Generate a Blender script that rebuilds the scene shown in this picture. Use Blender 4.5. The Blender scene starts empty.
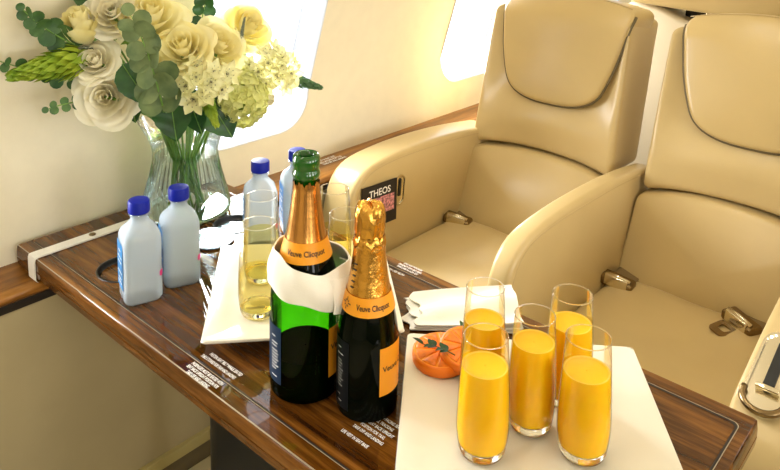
import bpy, bmesh, math, random
from mathutils import Vector, Matrix, Quaternion
from mathutils.geometry import delaunay_2d_cdt
random.seed(7)
PI = math.pi
S = bpy.context.scene
COL = S.collection
sin, cos = math.sin, math.cos
V = Vector

# ------------------------------------------------------------------ materials
MATS = {}
def newmat(name):
    m = bpy.data.materials.new(name); m.use_nodes = True
    m.node_tree.nodes.clear()
    MATS[name] = m
    return m, m.node_tree
def nd(nt, t, **kw):
    n = nt.nodes.new(t)
    for k, v in kw.items():
        if k in n.inputs: n.inputs[k].default_value = v
        else: setattr(n, k, v)
    return n
def principled(name, col, rough=.5, metal=0., coat=0., coat_rough=.03, trans=0., ior=1.45, spec=.5, sss=0., sssr=(1, .6, .3), noise=None, bump=None, aniso=0., sheen=0.):
    """noise=(scale, amount, stretch) varies the colour; bump=(scale, strength, distance)"""
    m, nt = newmat(name)
    out = nd(nt, 'ShaderNodeOutputMaterial'); p = nd(nt, 'ShaderNodeBsdfPrincipled')
    nt.links.new(p.outputs[0], out.inputs[0])
    I = p.inputs
    I['Base Color'].default_value = (*col, 1); I['Roughness'].default_value = rough; I['Metallic'].default_value = metal
    I['Coat Weight'].default_value = coat; I['Coat Roughness'].default_value = coat_rough
    I['Transmission Weight'].default_value = trans; I['IOR'].default_value = ior
    I['Specular IOR Level'].default_value = spec
    if sss:
        I['Subsurface Weight'].default_value = sss; I['Subsurface Radius'].default_value = sssr; I['Subsurface Scale'].default_value = .01
    if sheen: I['Sheen Weight'].default_value = sheen
    tc = nd(nt, 'ShaderNodeTexCoord')
    if noise:
        sc, amt, st = noise
        mp = nd(nt, 'ShaderNodeMapping'); mp.inputs['Scale'].default_value = st
        nt.links.new(tc.outputs['Object'], mp.inputs[0])
        n = nd(nt, 'ShaderNodeTexNoise', Scale=sc, Detail=4.)
        nt.links.new(mp.outputs[0], n.inputs['Vector'])
        r = nd(nt, 'ShaderNodeValToRGB')
        r.color_ramp.elements[0].color = (*[max(0, c * (1 - amt)) for c in col], 1)
        r.color_ramp.elements[1].color = (*[min(1, c * (1 + amt)) for c in col], 1)
        r.color_ramp.elements[0].position = .3; r.color_ramp.elements[1].position = .7
        nt.links.new(n.outputs[0], r.inputs[0]); nt.links.new(r.outputs[0], I['Base Color'])
    if bump:
        n = nd(nt, 'ShaderNodeTexNoise', Scale=bump[0], Detail=5.)
        nt.links.new(tc.outputs['Object'], n.inputs['Vector'])
        b = nd(nt, 'ShaderNodeBump', Strength=bump[1], Distance=bump[2])
        nt.links.new(n.outputs[0], b.inputs['Height']); nt.links.new(b.outputs[0], I['Normal'])
    return m
def wood(name, dark, mid, light, coat=1., rough=.35, sx=(1.2, 14, 14), wave=True, spec=.5):
    m, nt = newmat(name)
    out = nd(nt, 'ShaderNodeOutputMaterial'); p = nd(nt, 'ShaderNodeBsdfPrincipled', Roughness=rough)
    p.inputs['Coat Weight'].default_value = coat; p.inputs['Coat Roughness'].default_value = .025
    p.inputs['Specular IOR Level'].default_value = spec
    nt.links.new(p.outputs[0], out.inputs[0])
    tc = nd(nt, 'ShaderNodeTexCoord'); mp = nd(nt, 'ShaderNodeMapping'); mp.inputs['Scale'].default_value = sx
    nt.links.new(tc.outputs['Object'], mp.inputs[0])
    n1 = nd(nt, 'ShaderNodeTexNoise', Scale=2.2, Detail=6., Roughness=.6, Distortion=.6)
    n2 = nd(nt, 'ShaderNodeTexNoise', Scale=14., Detail=4., Roughness=.7)
    nt.links.new(mp.outputs[0], n1.inputs['Vector']); nt.links.new(mp.outputs[0], n2.inputs['Vector'])
    mx = nd(nt, 'ShaderNodeMath', operation='MULTIPLY_ADD'); mx.inputs[1].default_value = .35
    nt.links.new(n2.outputs[0], mx.inputs[0]); nt.links.new(n1.outputs[0], mx.inputs[2])
    r = nd(nt, 'ShaderNodeValToRGB'); e = r.color_ramp.elements
    e[0].position = .45; e[0].color = (*dark, 1); e[1].position = .9; e[1].color = (*light, 1)
    k = e.new(.66); k.color = (*mid, 1)
    nt.links.new(mx.outputs[0], r.inputs[0]); nt.links.new(r.outputs[0], p.inputs['Base Color'])
    return m
def thin_glass(name, tint=(.97, .98, .98), edge=(.55, .6, .6), refl=.9, blend=.35, rough=.01, tb=.5):
    """thin clear wall: passes light, darkens and mirrors towards grazing angles"""
    m, nt = newmat(name)
    out = nd(nt, 'ShaderNodeOutputMaterial')
    tr = nd(nt, 'ShaderNodeBsdfTransparent'); gl = nd(nt, 'ShaderNodeBsdfGlossy', Roughness=rough)
    gl.inputs['Color'].default_value = (1, 1, 1, 1)
    lw = nd(nt, 'ShaderNodeLayerWeight', Blend=blend); lw2 = nd(nt, 'ShaderNodeLayerWeight', Blend=tb)
    r = nd(nt, 'ShaderNodeValToRGB'); e = r.color_ramp.elements
    e[0].color = (*tint, 1); e[0].position = .45; e[1].color = (*edge, 1); e[1].position = .97
    nt.links.new(lw2.outputs['Facing'], r.inputs[0]); nt.links.new(r.outputs[0], tr.inputs[0])
    mu = nd(nt, 'ShaderNodeMath', operation='MULTIPLY'); mu.inputs[1].default_value = refl
    nt.links.new(lw.outputs['Fresnel'], mu.inputs[0])
    mix = nd(nt, 'ShaderNodeMixShader')
    nt.links.new(mu.outputs[0], mix.inputs[0]); nt.links.new(tr.outputs[0], mix.inputs[1]); nt.links.new(gl.outputs[0], mix.inputs[2])
    nt.links.new(mix.outputs[0], out.inputs[0])
    return m
def leafmat(name, col, col2, trans=.35, rough=.45):
    m, nt = newmat(name)
    out = nd(nt, 'ShaderNodeOutputMaterial'); p = nd(nt, 'ShaderNodeBsdfPrincipled', Roughness=rough)
    t = nd(nt, 'ShaderNodeBsdfTranslucent'); mix = nd(nt, 'ShaderNodeMixShader'); mix.inputs[0].default_value = trans
    tc = nd(nt, 'ShaderNodeTexCoord'); n = nd(nt, 'ShaderNodeTexNoise', Scale=28., Detail=3.)
    nt.links.new(tc.outputs['Object'], n.inputs['Vector'])
    r = nd(nt, 'ShaderNodeValToRGB'); e = r.color_ramp.elements
    e[0].color = (*col, 1); e[1].color = (*col2, 1); e[0].position = .35; e[1].position = .65
    nt.links.new(n.outputs[0], r.inputs[0])
    nt.links.new(r.outputs[0], p.inputs['Base Color']); nt.links.new(r.outputs[0], t.inputs[0])
    nt.links.new(p.outputs[0], mix.inputs[1]); nt.links.new(t.outputs[0], mix.inputs[2]); nt.links.new(mix.outputs[0], out.inputs[0])
    return m

M = {}
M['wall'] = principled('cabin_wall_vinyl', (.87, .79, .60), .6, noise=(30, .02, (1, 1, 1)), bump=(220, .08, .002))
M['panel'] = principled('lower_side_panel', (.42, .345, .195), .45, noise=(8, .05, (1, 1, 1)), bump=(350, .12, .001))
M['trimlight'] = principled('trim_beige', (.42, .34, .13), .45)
M['trimdark'] = principled('trim_shadow_gap', (.12, .09, .04), .6)
M['carpet'] = principled('carpet_cream', (.62, .53, .30), .95, bump=(500, .6, .003))
M['bezel'] = principled('window_bezel_white', (.44, .47, .54), .35)
M['pane'] = thin_glass('window_pane', (.97, .98, 1), (.8, .85, .9), .25)
M['leather'] = principled('seat_leather', (.56, .415, .19), .28, spec=.5, noise=(9, .03, (1, 1, 1)), bump=(260, .10, .0015))
M['leather2'] = principled('seat_leather_warm', (.53, .385, .165), .30, spec=.5, noise=(9, .03, (1, 1, 1)), bump=(260, .10, .0015))
M['piping'] = principled('leather_piping', (.50, .36, .17), .4)
M['shell'] = principled('seat_back_shell', (.74, .64, .45), .42, bump=(200, .05, .001))
M['black'] = principled('black_plastic', (.008, .008, .008), .3)
M['chrome'] = principled('chrome', (.75, .68, .52), .16, metal=1.)
M['bronze'] = principled('bronze_buckle', (.24, .165, .08), .25, metal=1., bump=(60, .05, .001))
M['strap'] = principled('belt_webbing', (.20, .13, .05), .8)
M['wood'] = wood('walnut_gloss', (.018, .005, .001), (.080, .026, .003), (.26, .10, .016), spec=.0, sx=(1.0, 18, 18))
M['wood2'] = wood('ledge_walnut', (.10, .034, .005), (.25, .098, .016), (.44, .20, .04), coat=.6, sx=(14, 1.2, 14), spec=.1)
M['edge'] = wood('walnut_edge', (.022, .007, .001), (.085, .030, .005), (.22, .085, .016), coat=.8, spec=.0)
M['inlay'] = principled('inlay_bright_line', (.40, .33, .23), .3, metal=.3)
M['groove'] = principled('groove_dark', (.012, .006, .003), .5)
M['whiteprint'] = principled('white_print', (.88, .87, .84), .5)
M['blackprint'] = principled('black_print', (.02, .015, .01), .5)
M['whitestrap'] = principled('white_strap', (.85, .80, .70), .5, bump=(300, .1, .001))
M['porcelain'] = principled('porcelain', (.80, .75, .63), .12, coat=.5, spec=.5)
M['napkin'] = principled('napkin_cloth', (.86, .82, .72), .8, bump=(400, .25, .001))
M['glass'] = thin_glass('clear_glass', (.985, .985, .975), (.66, .64, .56), .55, .20)
M['glassbase'] = principled('thick_glass_base', (1, 1, .97), .02, trans=1., ior=1.45)
M['vase'] = thin_glass('vase_glass', (.95, .98, .98), (.62, .74, .75), .8, .36, tb=.6)
M['vwater'] = thin_glass('vase_water', (.90, .96, .96), (.6, .75, .78), .5, .25)
M['juice'] = principled('orange_juice', (1., .545, .004), .25, sss=.5, sssr=(1, .5, .05), noise=(25, .04, (1, 1, 1)))
M['foam'] = principled('juice_froth', (1., .62, .05), .5, bump=(400, .3, .002))
M['wine'] = thin_glass('champagne_wine', (.98, .925, .62), (.95, .87, .50), .3, .2)
M['water'] = principled('bottled_water', (.74, .86, 1.), .08, trans=.50, ior=1.12, spec=.7, sss=.3, sssr=(1, 1, 1))
M['petplastic'] = thin_glass('clear_plastic', (.93, .96, 1), (.55, .65, .85), .9, .35)
M['cap'] = principled('blue_cap', (.003, .012, .30), .4, spec=.25)
M['labelblue'] = principled('blue_label', (.02, .20, .50), .4, noise=(60, .5, (1, 1, 1)))
M['pink'] = principled('pink_print', (.75, .03, .22), .4)
M['green'] = thin_glass('green_glass', (.22, .74, .06), (.01, .07, .008), .55, .22, tb=.55)
M['greenlip'] = principled('green_glass_lip', (.006, .085, .006), .06, coat=.6)
M['darkglass'] = principled('dark_bottle', (.0015, .003, .0015), .06, spec=.14)
M['darkwine'] = principled('wine_in_green_glass', (.001, .003, .001), .3, spec=.0)
M['foil'] = principled('gold_foil', (.72, .38, .07), .24, metal=1., bump=(90, .35, .004))
M['foil2'] = principled('copper_gold_foil', (.62, .30, .08), .22, metal=1., bump=(40, .2, .003))
M['labelorange'] = principled('orange_label', (.86, .34, .012), .5)
M['labelnavy'] = principled('navy_label', (.006, .022, .055), .5, spec=.2)
M['labelblack'] = principled('black_label', (.004, .005, .006), .5, spec=.1)
M['orange'] = principled('orange_flesh', (.95, .20, .004), .35, sss=.2, noise=(140, .25, (1, 1, 1)), bump=(120, .3, .003))
M['rind'] = principled('orange_rind', (.88, .20, .005), .45, bump=(500, .2, .001))
M['pith'] = principled('orange_pith', (.96, .32, .015), .5)
M['silver'] = principled('silver_plate', (.70, .74, .78), .18, metal=1., bump=(120, .4, .004))
M['ped'] = principled('pedestal_black', (.006, .007, .009), .3, spec=.3)
M['petal'] = leafmat('cream_petal', (.94, .87, .60), (.97, .92, .74), .45, .55)
M['petaly'] = leafmat('yellow_cream_petal', (.93, .84, .40), (.96, .90, .56), .45, .55)
M['petalw'] = leafmat('white_petal', (.96, .90, .68), (.98, .94, .78), .42, .55)
M['star'] = leafmat('pale_floret', (.82, .79, .40), (.88, .86, .55), .30, .55)
M['hyd'] = leafmat('lime_floret', (.70, .70, .20), (.82, .82, .38), .30, .6)
M['lime'] = leafmat('lime_bract', (.22, .36, .020), (.42, .52, .04), .30, .5)
M['euc'] = leafmat('eucalyptus_leaf', (.085, .135, .050), (.20, .26, .10), .18, .6)
M['euc2'] = leafmat('small_eucalyptus_leaf', (.025, .085, .022), (.09, .19, .05), .2, .5)
M['leafd'] = leafmat('dark_leaf', (.008, .050, .010), (.024, .105, .018), .15, .35)
M['stem'] = leafmat('flower_stem', (.10, .24, .035), (.22, .40, .07), .1, .5)
M['grey'] = leafmat('grey_spike', (.10, .13, .09), (.24, .26, .18), .1, .7)
M['stamen'] = principled('dark_stamen', (.02, .025, .004), .6)
M['card'] = principled('black_card', (.010, .008, .010), .3)
M['cardpink'] = principled('pink_print_pattern', (.55, .22, .24), .4, noise=(160, .9, (1, 1, 1)))

# ------------------------------------------------------------------ object helpers
def tag(o, label=None, cat=None, group=None, kind=None):
    if label: o['label'] = label
    if cat: o['category'] = cat
    if group: o['group'] = group
    if kind: o['kind'] = kind
    return o
def empty(name, loc, label=None, cat=None, group=None, rz=0):
    o = bpy.data.objects.new(name, None); COL.objects.link(o)
    o.location = loc; o.rotation_euler = (0, 0, rz); o.empty_display_size = .02
    return tag(o, label, cat, group)
class MB:
    """collects verts and faces (with a material slot per face)"""
    def __init__(s): s.v = []; s.f = []; s.m = []
    def add(s, vs, fs, mi=0):
        o = len(s.v); s.v += [tuple(p) for p in vs]; s.f += [[i + o for i in f] for f in fs]; s.m += [mi] * len(fs)
        return s
    def xf(s, mat):
        s.v = [tuple(mat @ V(p)) for p in s.v]; return s
    def map(s, fn):
        s.v = [tuple(fn(*p)) for p in s.v]; return s
    def build(s, name, mats, parent=None, loc=None, smooth=True, angle=None, recalc=True):
        me = bpy.data.meshes.new(name); me.from_pydata(s.v, [], s.f)
        if not isinstance(mats, (list, tuple)): mats = [mats]
        for m in mats: me.materials.append(m)
        me.polygons.foreach_set('material_index', s.m)
        if recalc:
            bm = bmesh.new(); bm.from_mesh(me); bmesh.ops.recalc_face_normals(bm, faces=bm.faces); bm.to_mesh(me); bm.free()
        if smooth:
            me.polygons.foreach_set('use_smooth', [True] * len(me.polygons))
            if angle: me.set_sharp_from_angle(angle=math.radians(angle))
        me.update()
        o = bpy.data.objects.new(name, me); COL.objects.link(o)
        if parent: o.parent = parent
        if loc: o.location = loc
        return o
def lathe(prof, seg=40, closed_top=False, closed_bot=False, a0=0, a1=2 * PI):
    vs, fs = [], []; full = abs(a1 - a0 - 2 * PI) < 1e-6; n = seg if full else seg + 1
    for r, z in prof:
        for i in range(n):
            a = a0 + (a1 - a0) * i / seg; vs.append((r * cos(a), r * sin(a), z))
    for j in range(len(prof) - 1):
        for i in range(seg):
            k = (i + 1) % n; fs.append([j * n + i, j * n + k, (j + 1) * n + k, (j + 1) * n + i])
    if closed_bot: vs.append((0, 0, prof[0][1])); c = len(vs) - 1; fs += [[c, (i + 1) % n, i] for i in range(seg)]
    if closed_top:
        vs.append((0, 0, prof[-1][1])); c = len(vs) - 1; b = (len(prof) - 1) * n
        fs += [[c, b + i, b + (i + 1) % n] for i in range(seg)]
    return vs, fs
def loft(rings, cap0=True, cap1=True, closed=True):
    vs, fs = [], []; n = len(rings[0])
    for r in rings: vs += [tuple(p) for p in r]
    for j in range(len(rings) - 1):
        for i in range(n if closed else n - 1):
            k = (i + 1) % n; fs.append([j * n + i, j * n + k, (j + 1) * n + k, (j + 1) * n + i])
    for flag, b in ((cap0, 0), (cap1, (len(rings) - 1) * n)):
        if flag:
            c = sum((V(vs[b + i]) for i in range(n)), V((0, 0, 0))) / n; vs.append(tuple(c)); ci = len(vs) - 1
            fs += [[ci, b + i, b + (i + 1) % n] for i in range(n)]
    return vs, fs
def tube(path, rad, seg=8, cap=True):
    P = [V(p) for p in path]; rings = []; up = V((0, 0, 1)); prev = None
    for i, p in enumerate(P):
        t = (P[min(i + 1, len(P) - 1)] - P[max(i - 1, 0)]).normalized()
        if prev is None:
            a = t.cross(up if abs(t.dot(up)) < .95 else V((1, 0, 0))).normalized()
        else: a = (prev - t * prev.dot(t)).normalized()
        prev = a; b = t.cross(a); r = rad[i] if isinstance(rad, (list, tuple)) else rad
        rings.append([p + a * (r * cos(2 * PI * k / seg)) + b * (r * sin(2 * PI * k / seg)) for k in range(seg)])
    return loft(rings, cap, cap)
def bez(p0, p1, p2, n=10):
    p0, p1, p2 = V(p0), V(p1), V(p2)
    return [(1 - t) ** 2 * p0 + 2 * t * (1 - t) * p1 + t * t * p2 for t in [i / n for i in range(n + 1)]]
def samp(h, r, nc, ni):
    a = [-h + r * (1 - cos(PI / 2 * i / nc)) for i in range(nc)]
    mid = [-(h - r) + 2 * (h - r) * i / ni for i in range(ni + 1)]
    return a + mid + [-q for q in reversed(a)]
def rbox(hx, hy, hz, r, nc=4, ni=6):
    """box with rounded edges, dense enough to bend"""
    X, Y, Z = samp(hx, r, nc, ni), samp(hy, r, nc, ni), samp(hz, r, nc, ni)
    idx, vs, fs = {}, [], []
    def vid(i, j, k):
        if (i, j, k) not in idx:
            p = V((X[i], Y[j], Z[k])); q = V((max(-hx + r, min(hx - r, p.x)), max(-hy + r, min(hy - r, p.y)), max(-hz + r, min(hz - r, p.z))))
            d = p - q
            idx[(i, j, k)] = len(vs); vs.append(tuple(q + d.normalized() * r if d.length > 1e-9 else p))
        return idx[(i, j, k)]
    a, b, c = len(X) - 1, len(Y) - 1, len(Z) - 1
    for i in range(a):
        for j in range(b):
            for k in (0, c): fs.append([vid(i, j, k), vid(i + 1, j, k), vid(i + 1, j + 1, k), vid(i, j + 1, k)])
    for i in range(a):
        for k in range(c):
            for j in (0, b): fs.append([vid(i, j, k), vid(i + 1, j, k), vid(i + 1, j, k + 1), vid(i, j, k + 1)])
    for j in range(b):
        for k in range(c):
            for i in (0, a): fs.append([vid(i, j, k), vid(i, j + 1, k), vid(i, j + 1, k + 1), vid(i, j, k + 1)])
    return vs, fs
def smooth_loop(pts, n=8, rad=None):
    """closed polygon with rounded corners; rad = list or value"""
    out = []; N = len(pts)
    for i in range(N):
        p, a, b = V(pts[i]), V(pts[i - 1]), V(pts[(i + 1) % N])
        r = rad[i] if isinstance(rad, (list, tuple)) else rad
        da, db = (a - p), (b - p); la, lb = min(r, da.length * .49), min(r, db.length * .49)
        s, e = p + da.normalized() * la, p + db.normalized() * lb
        out += bez(s, p, e, n)
    return out
def resample(loop, n):
    L = [V(p) for p in loop]; d = [0]
    for i in range(len(L)): d.append(d[-1] + (L[(i + 1) % len(L)] - L[i]).length)
    out = []; j = 0
    for k in range(n):
        t = d[-1] * k / n
        while d[j + 1] < t: j += 1
        f = (t - d[j]) / max(1e-9, d[j + 1] - d[j]); out.append(L[j].lerp(L[(j + 1) % len(L)], f))
    return out
def puff(loop, t0, t1, r, dome0=0., dome1=0., nr=7, rs=4):
    """padded slab: 2-D outline (u,v), thickness from t0 to t1, edge radius r, domed faces -> verts (u, t, v)"""
    L = [V((p[0], p[1])) for p in loop]; c = sum(L, V((0, 0))) / len(L)
    def ins(p, off, sc=1.):
        d = p - c; return c + d * max(0, 1 - off / d.length) * sc
    rings = []
    for side in (0, 1):
        t = t0 if side == 0 else t1; sg = 1 if side == 0 else -1; dome = dome0 if side == 0 else dome1
        part = []
        for i in range(nr, 0, -1):
            s = 1 - i / (nr + 1)
            f = s
            part.append([(q.x, t - sg * dome * (1 - f * f), q.y) for q in (c + (ins(p, r) - c) * f for p in L)])
        for i in range(rs + 1):
            a = PI / 2 * i / rs
            part.append([(q.x, t + sg * r * (1 - cos(a)), q.y) for q in (ins(p, r * (1 - sin(a))) for p in L)])
        rings += part if side == 0 else part[::-1]
    return loft(rings)
def rot_to(n, up=V((0, 0, 1))):
    """matrix whose z axis is n"""
    n = V(n).normalized(); x = up.cross(n)
    if x.length < 1e-4: x = V((1, 0, 0)).cross(n)
    x.normalize(); y = n.cross(x)
    return Matrix((x, y, n)).transposed().to_4x4()
_tx = {}
def textmesh(s, size):
    k = (s, size)
    if k not in _tx:
        cu = bpy.data.curves.new('t', 'FONT'); cu.body = s; cu.size = size; cu.align_x = 'CENTER'; cu.align_y = 'CENTER'; cu.resolution_u = 3; cu.offset = .018 * size
        o = bpy.data.objects.new('t', cu); COL.objects.link(o)
        dg = bpy.context.evaluated_depsgraph_get(); me = o.evaluated_get(dg).to_mesh()
        _tx[k] = ([tuple(v.co) for v in me.vertices], [list(p.vertices) for p in me.polygons])
        o.evaluated_get(dg).to_mesh_clear(); bpy.data.objects.remove(o); bpy.data.curves.remove(cu)
    return _tx[k]
def text_flat(s, size, mat, sx=1.):
    vs, fs = textmesh(s, size)
    return MB().add([tuple(mat @ V((x * sx, y, 0))) for x, y, z in vs], fs)
def copy_thing(o, loc, rz=None, label=None):
    c = o.copy(); COL.objects.link(c); c.location = loc
    if rz is not None: c.rotation_euler = (0, 0, rz)
    if label: c['label'] = label
    for ch in list(o.children):
        d = ch.copy(); COL.objects.link(d); d.parent = c
        for g in list(ch.children):
            e = g.copy(); COL.objects.link(e); e.parent = d
    return c

# ------------------------------------------------------------------ camera (a phone held in the aisle; lower part of a tall frame)
CAMZ = 1.32
cam = bpy.data.cameras.new('camera'); camo = bpy.data.objects.new('camera', cam); COL.objects.link(camo)
camo.matrix_world = Matrix(((0.7505901, -0.1042243, 0.6524966, 0), (0.6604580, 0.0880831, -0.7456786, 0), (0.0202439, 0.9906456, 0.1349501, CAMZ), (0, 0, 0, 1)))
cam.sensor_width = 36.; cam.lens = 36. * 745 / 780; cam.shift_y = -240 / 780; cam.clip_start = .02
S.camera = camo

# ------------------------------------------------------------------ the cabin shell
Y0, Y1, ZF, ZC = -1.5, 3.3, .12, 1.80
def wall_x(z, side=-1):
    off = 0 if z < .85 else .80 * (z - .85) ** 2
    return -1.305 + off if side < 0 else 1.05 - off
WIN = [(.865, 1.195), (1.725, 2.055), (.045, .375), (-.795, -.465), (2.565, 2.895)]
WZ0, WZ1, WR = .757, 1.30, .085
def rrect(y0, y1, z0, z1, r, n=7):
    out = []
    for cy, cz, a in ((y1 - r, z0 + r, -PI / 2), (y1 - r, z1 - r, 0), (y0 + r, z1 - r, PI / 2), (y0 + r, z0 + r, PI)):
        out += [(cy + r * cos(a + PI / 2 * i / n), cz + r * sin(a + PI / 2 * i / n)) for i in range(n + 1)]
    return out
def cabin_wall(side, name):
    pts, edges, faces_in = [], [], []
    zs = [.60 + i * .05 for i in range(25)]; ys = [Y0 + i * .1 for i in range(int((Y1 - Y0) / .1) + 1)] + [Y1]
    holes = [rrect(a, b, WZ0, WZ1, WR) for a, b in WIN]
    def inside(y, z, pad=0):
        return any(a - pad < y < b + pad and WZ0 - pad < z < WZ1 + pad for a, b in WIN)
    for h in holes:
        o = len(pts); pts += [V(p) for p in h]; edges += [(o + i, o + (i + 1) % len(h)) for i in range(len(h))]
    for y in ys:
        for z in zs:
            if not inside(y, z, .012): pts.append(V((y, z)))
    vv, ee, ff, *_ = delaunay_2d_cdt(pts, edges, [], 0, 1e-5)
    keep = []
    for f in ff:
        c = sum((vv[i] for i in f), V((0, 0))) / len(f)
        if not any(a < c.x < b and WZ0 < c.y < WZ1 and _in(h, c) for (a, b), h in zip(WIN, holes)): keep.append(list(f))
    m = MB().add([(wall_x(p.y, side), p.x, p.y) for p in vv], keep)
    tag(m.build(name, M['wall'], recalc=False), kind='structure')
    for k, ((a, b), h) in enumerate(zip(WIN, holes)):
        n = k + 1 + (0 if side < 0 else 5)
        rings = []
        for ins, dep in ((-.002, 0.), (.004, .006), (.010, .02), (.022, .045), (.030, .052)):
            hh = rrect(a + ins, b - ins, WZ0 + ins, WZ1 - ins, max(.02, WR - ins))
            rings.append([(wall_x(z, side) + side * dep - (side * .001 if dep == 0 else 0), y, z) for y, z in hh])
        w = MB().add(*loft(rings, False, False)).build('window_%d' % n, M['bezel'], recalc=False); tag(w, kind='structure')
        hh = rrect(a + .03, b - .03, WZ0 + .03, WZ1 - .03, WR - .03)
        MB().add([(wall_x(z, side) + side * .053, y, z) for y, z in hh], [list(range(len(hh)))]).build('pane', M['pane'], w, smooth=False, recalc=False)
def _in(h, c):
    r = False; j = len(h) - 1
    for i in range(len(h)):
        if (h[i][1] > c.y) != (h[j][1] > c.y) and c.x < (h[j][0] - h[i][0]) * (c.y - h[i][1]) / (h[j][1] - h[i][1]) + h[i][0]: r = not r
        j = i
    return r
cabin_wall(-1, 'wall_left'); cabin_wall(1, 'wall_right')
def slab(name, x0, x1, y0, y1, z0, z1, mat, kind='structure', parent=None, r=0.002):
    vs, fs = rbox((x1 - x0) / 2, (y1 - y0) / 2, (z1 - z0) / 2, r, 2, 1)
    o = MB().add(vs, fs).build(name, mat, parent, ((x0 + x1) / 2, (y0 + y1) / 2, (z0 + z1) / 2))
    if kind: o['kind'] = kind
    return o
slab('floor', -1.25, 1.1, Y0, Y1, ZF - .05, ZF, M['carpet'])
slab('ceiling', -.75, .5, Y0, Y1, ZC - .005, ZC + .04, M['wall'])
slab('wall_front', -1.4, 1.2, Y0 - .05, Y0, ZF, ZC + .1, M['wall'])
slab('wall_back', -1.4, 1.2, Y1, Y1 + .05, ZF, ZC + .1, M['wall'])
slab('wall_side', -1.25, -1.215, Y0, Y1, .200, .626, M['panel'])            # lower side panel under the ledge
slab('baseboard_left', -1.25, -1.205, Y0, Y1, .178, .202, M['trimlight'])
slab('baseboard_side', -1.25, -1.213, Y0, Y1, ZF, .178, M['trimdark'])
slab('wall_aisle', 1.0, 1.08, Y0, Y1, ZF, .62, M['trimdark'])
# wooden ledge along the wall: rounded bar profile
prof = [(-1.306, .640), (-1.306, .662), (-1.250, .661), (-1.224, .6595), (-1.213, .657), (-1.207, .653), (-1.2055, .649), (-1.207, .645), (-1.213, .640)]
rings = [[(x, y, z) for x, z in prof] for y in (Y0, .2, .8, 1.4, 2.2, Y1)]
ledge = MB().add(*loft(rings)).build('trim_1', M['wood2'], angle=50); ledge['kind'] = 'structure'
mt = MB()
for i, (s, w) in enumerate((('LIFE VEST IN SEAT BASE', .095), ('TABLE LATCHED FOR TAXI', .085), ('TAKE OFF AND LANDING', .08))):
    mat = Matrix.Translation((-1.285 + .012 * i, 1.235 + .006 * i, .6635)) @ Matrix.Rotation(PI / 2, 4, 'Z')
    b = text_flat(s, .0115, mat, .58); mt.add(b.v, b.f)
mt.build('placard', M['whiteprint'], ledge, smooth=False, recalc=False)
slab('ledge_gap_shade', -1.26, -1.212, Y0, Y1, .625, .6405, M['groove'])  # black strip stands in for the shaded gap under the ledge
# kerb of pale carpet along the side
slab('trim_2', -1.213, -1.13, Y0, Y1, ZF, ZF + .018, M['carpet'], r=.006)

# ------------------------------------------------------------------ folding table
TX0, TX1, TY0, TY1, TZ = -1.291, -.200, .500, .920, .700
table = empty('folding_table', (-.75, .71, .664), 'glossy walnut fold-out table reaching from the wall ledge, set with drinks', 'table')
def local(o, parent):   # keep world placement when parenting under an unrotated empty
    o.parent = parent; o.location = V(o.location) - V(parent.location); return o
def outline_rect(x0, x1, y0, y1, r):
    return smooth_loop([(x0, y0), (x1, y0), (x1, y1), (x0, y1)], 5, r)
top = outline_rect(TX0, TX1, TY0, TY1, .004)
cx, cy = (TX0 + TX1) / 2, (TY0 + TY1) / 2
def offs(loop, d):
    return [(x + d * (-1 if x > cx else 1), y + d * (-1 if y > cy else 1)) for x, y in loop]
CUPS = [(-1.085, .812, .038), (-1.079, .588, .044)]
# upper face with the two cup recesses cut through
pts, edges = [], []
def ring2(c, r, n=40): return [V((c[0] + r * cos(2 * PI * i / n), c[1] + r * sin(2 * PI * i / n))) for i in range(n)]
for lp in [[V(p) for p in offs(top, .0015)]] + [ring2(c, c[2]) for c in CUPS]:
    o = len(pts); pts += lp; edges += [(o + i, o + (i + 1) % len(lp)) for i in range(len(lp))]
vv, ee, ff, *_ = delaunay_2d_cdt(pts, edges, [], 1, 1e-6)
ff = [f for f in ff if not any((sum((vv[i] for i in f), V((0, 0))) / len(f) - V(c[:2])).length < c[2] * .985 for c in CUPS)]
tb = MB(); tb.add([(p.x, p.y, TZ) for p in vv], [list(f) for f in ff])
rg = [[(x, y, TZ) for x, y in offs(top, .0015)], [(x, y, TZ - .0015) for x, y in top], [(x, y, TZ - .012) for x, y in offs(top, -.001)], [(x, y, TZ - .020) for x, y in offs(top, -.001)],
      [(x, y, TZ - .0215) for x, y in offs(top, .0015)], [(x, y, TZ - .0225) for x, y in offs(top, -.001)], [(x, y, TZ - .033) for x, y in top], [(x, y, TZ - .036) for x, y in offs(top, .004)]]
tb.add(*loft(rg, False, True), 1)
local(tb.build('tabletop', [M['wood'], M['edge']], angle=40, recalc=True), table)
for c in CUPS:
    a = lathe([(c[2], .0005), (c[2] - .001, -.003), (c[2] - .002, -.009), (.001, -.009)], 40)
    lip = lathe([(c[2] + .003, .0002), (c[2] + .0025, .0012), (c[2] - .0005, .0012), (c[2] - .001, -.001)], 40)
    b = MB().add(*a, 0).add(*lip, 0).build('cup_recess', [M['black']], None, (c[0], c[1], TZ)); local(b, table)
    d = MB().add(*lathe([(c[2] - .004, 0), (.001, 0)], 40, closed_top=True)).build('recess_floor', M['silver'] if c[1] > .7 else M['wood'], None, (c[0], c[1], TZ - .0072)); local(d, table)
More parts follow.
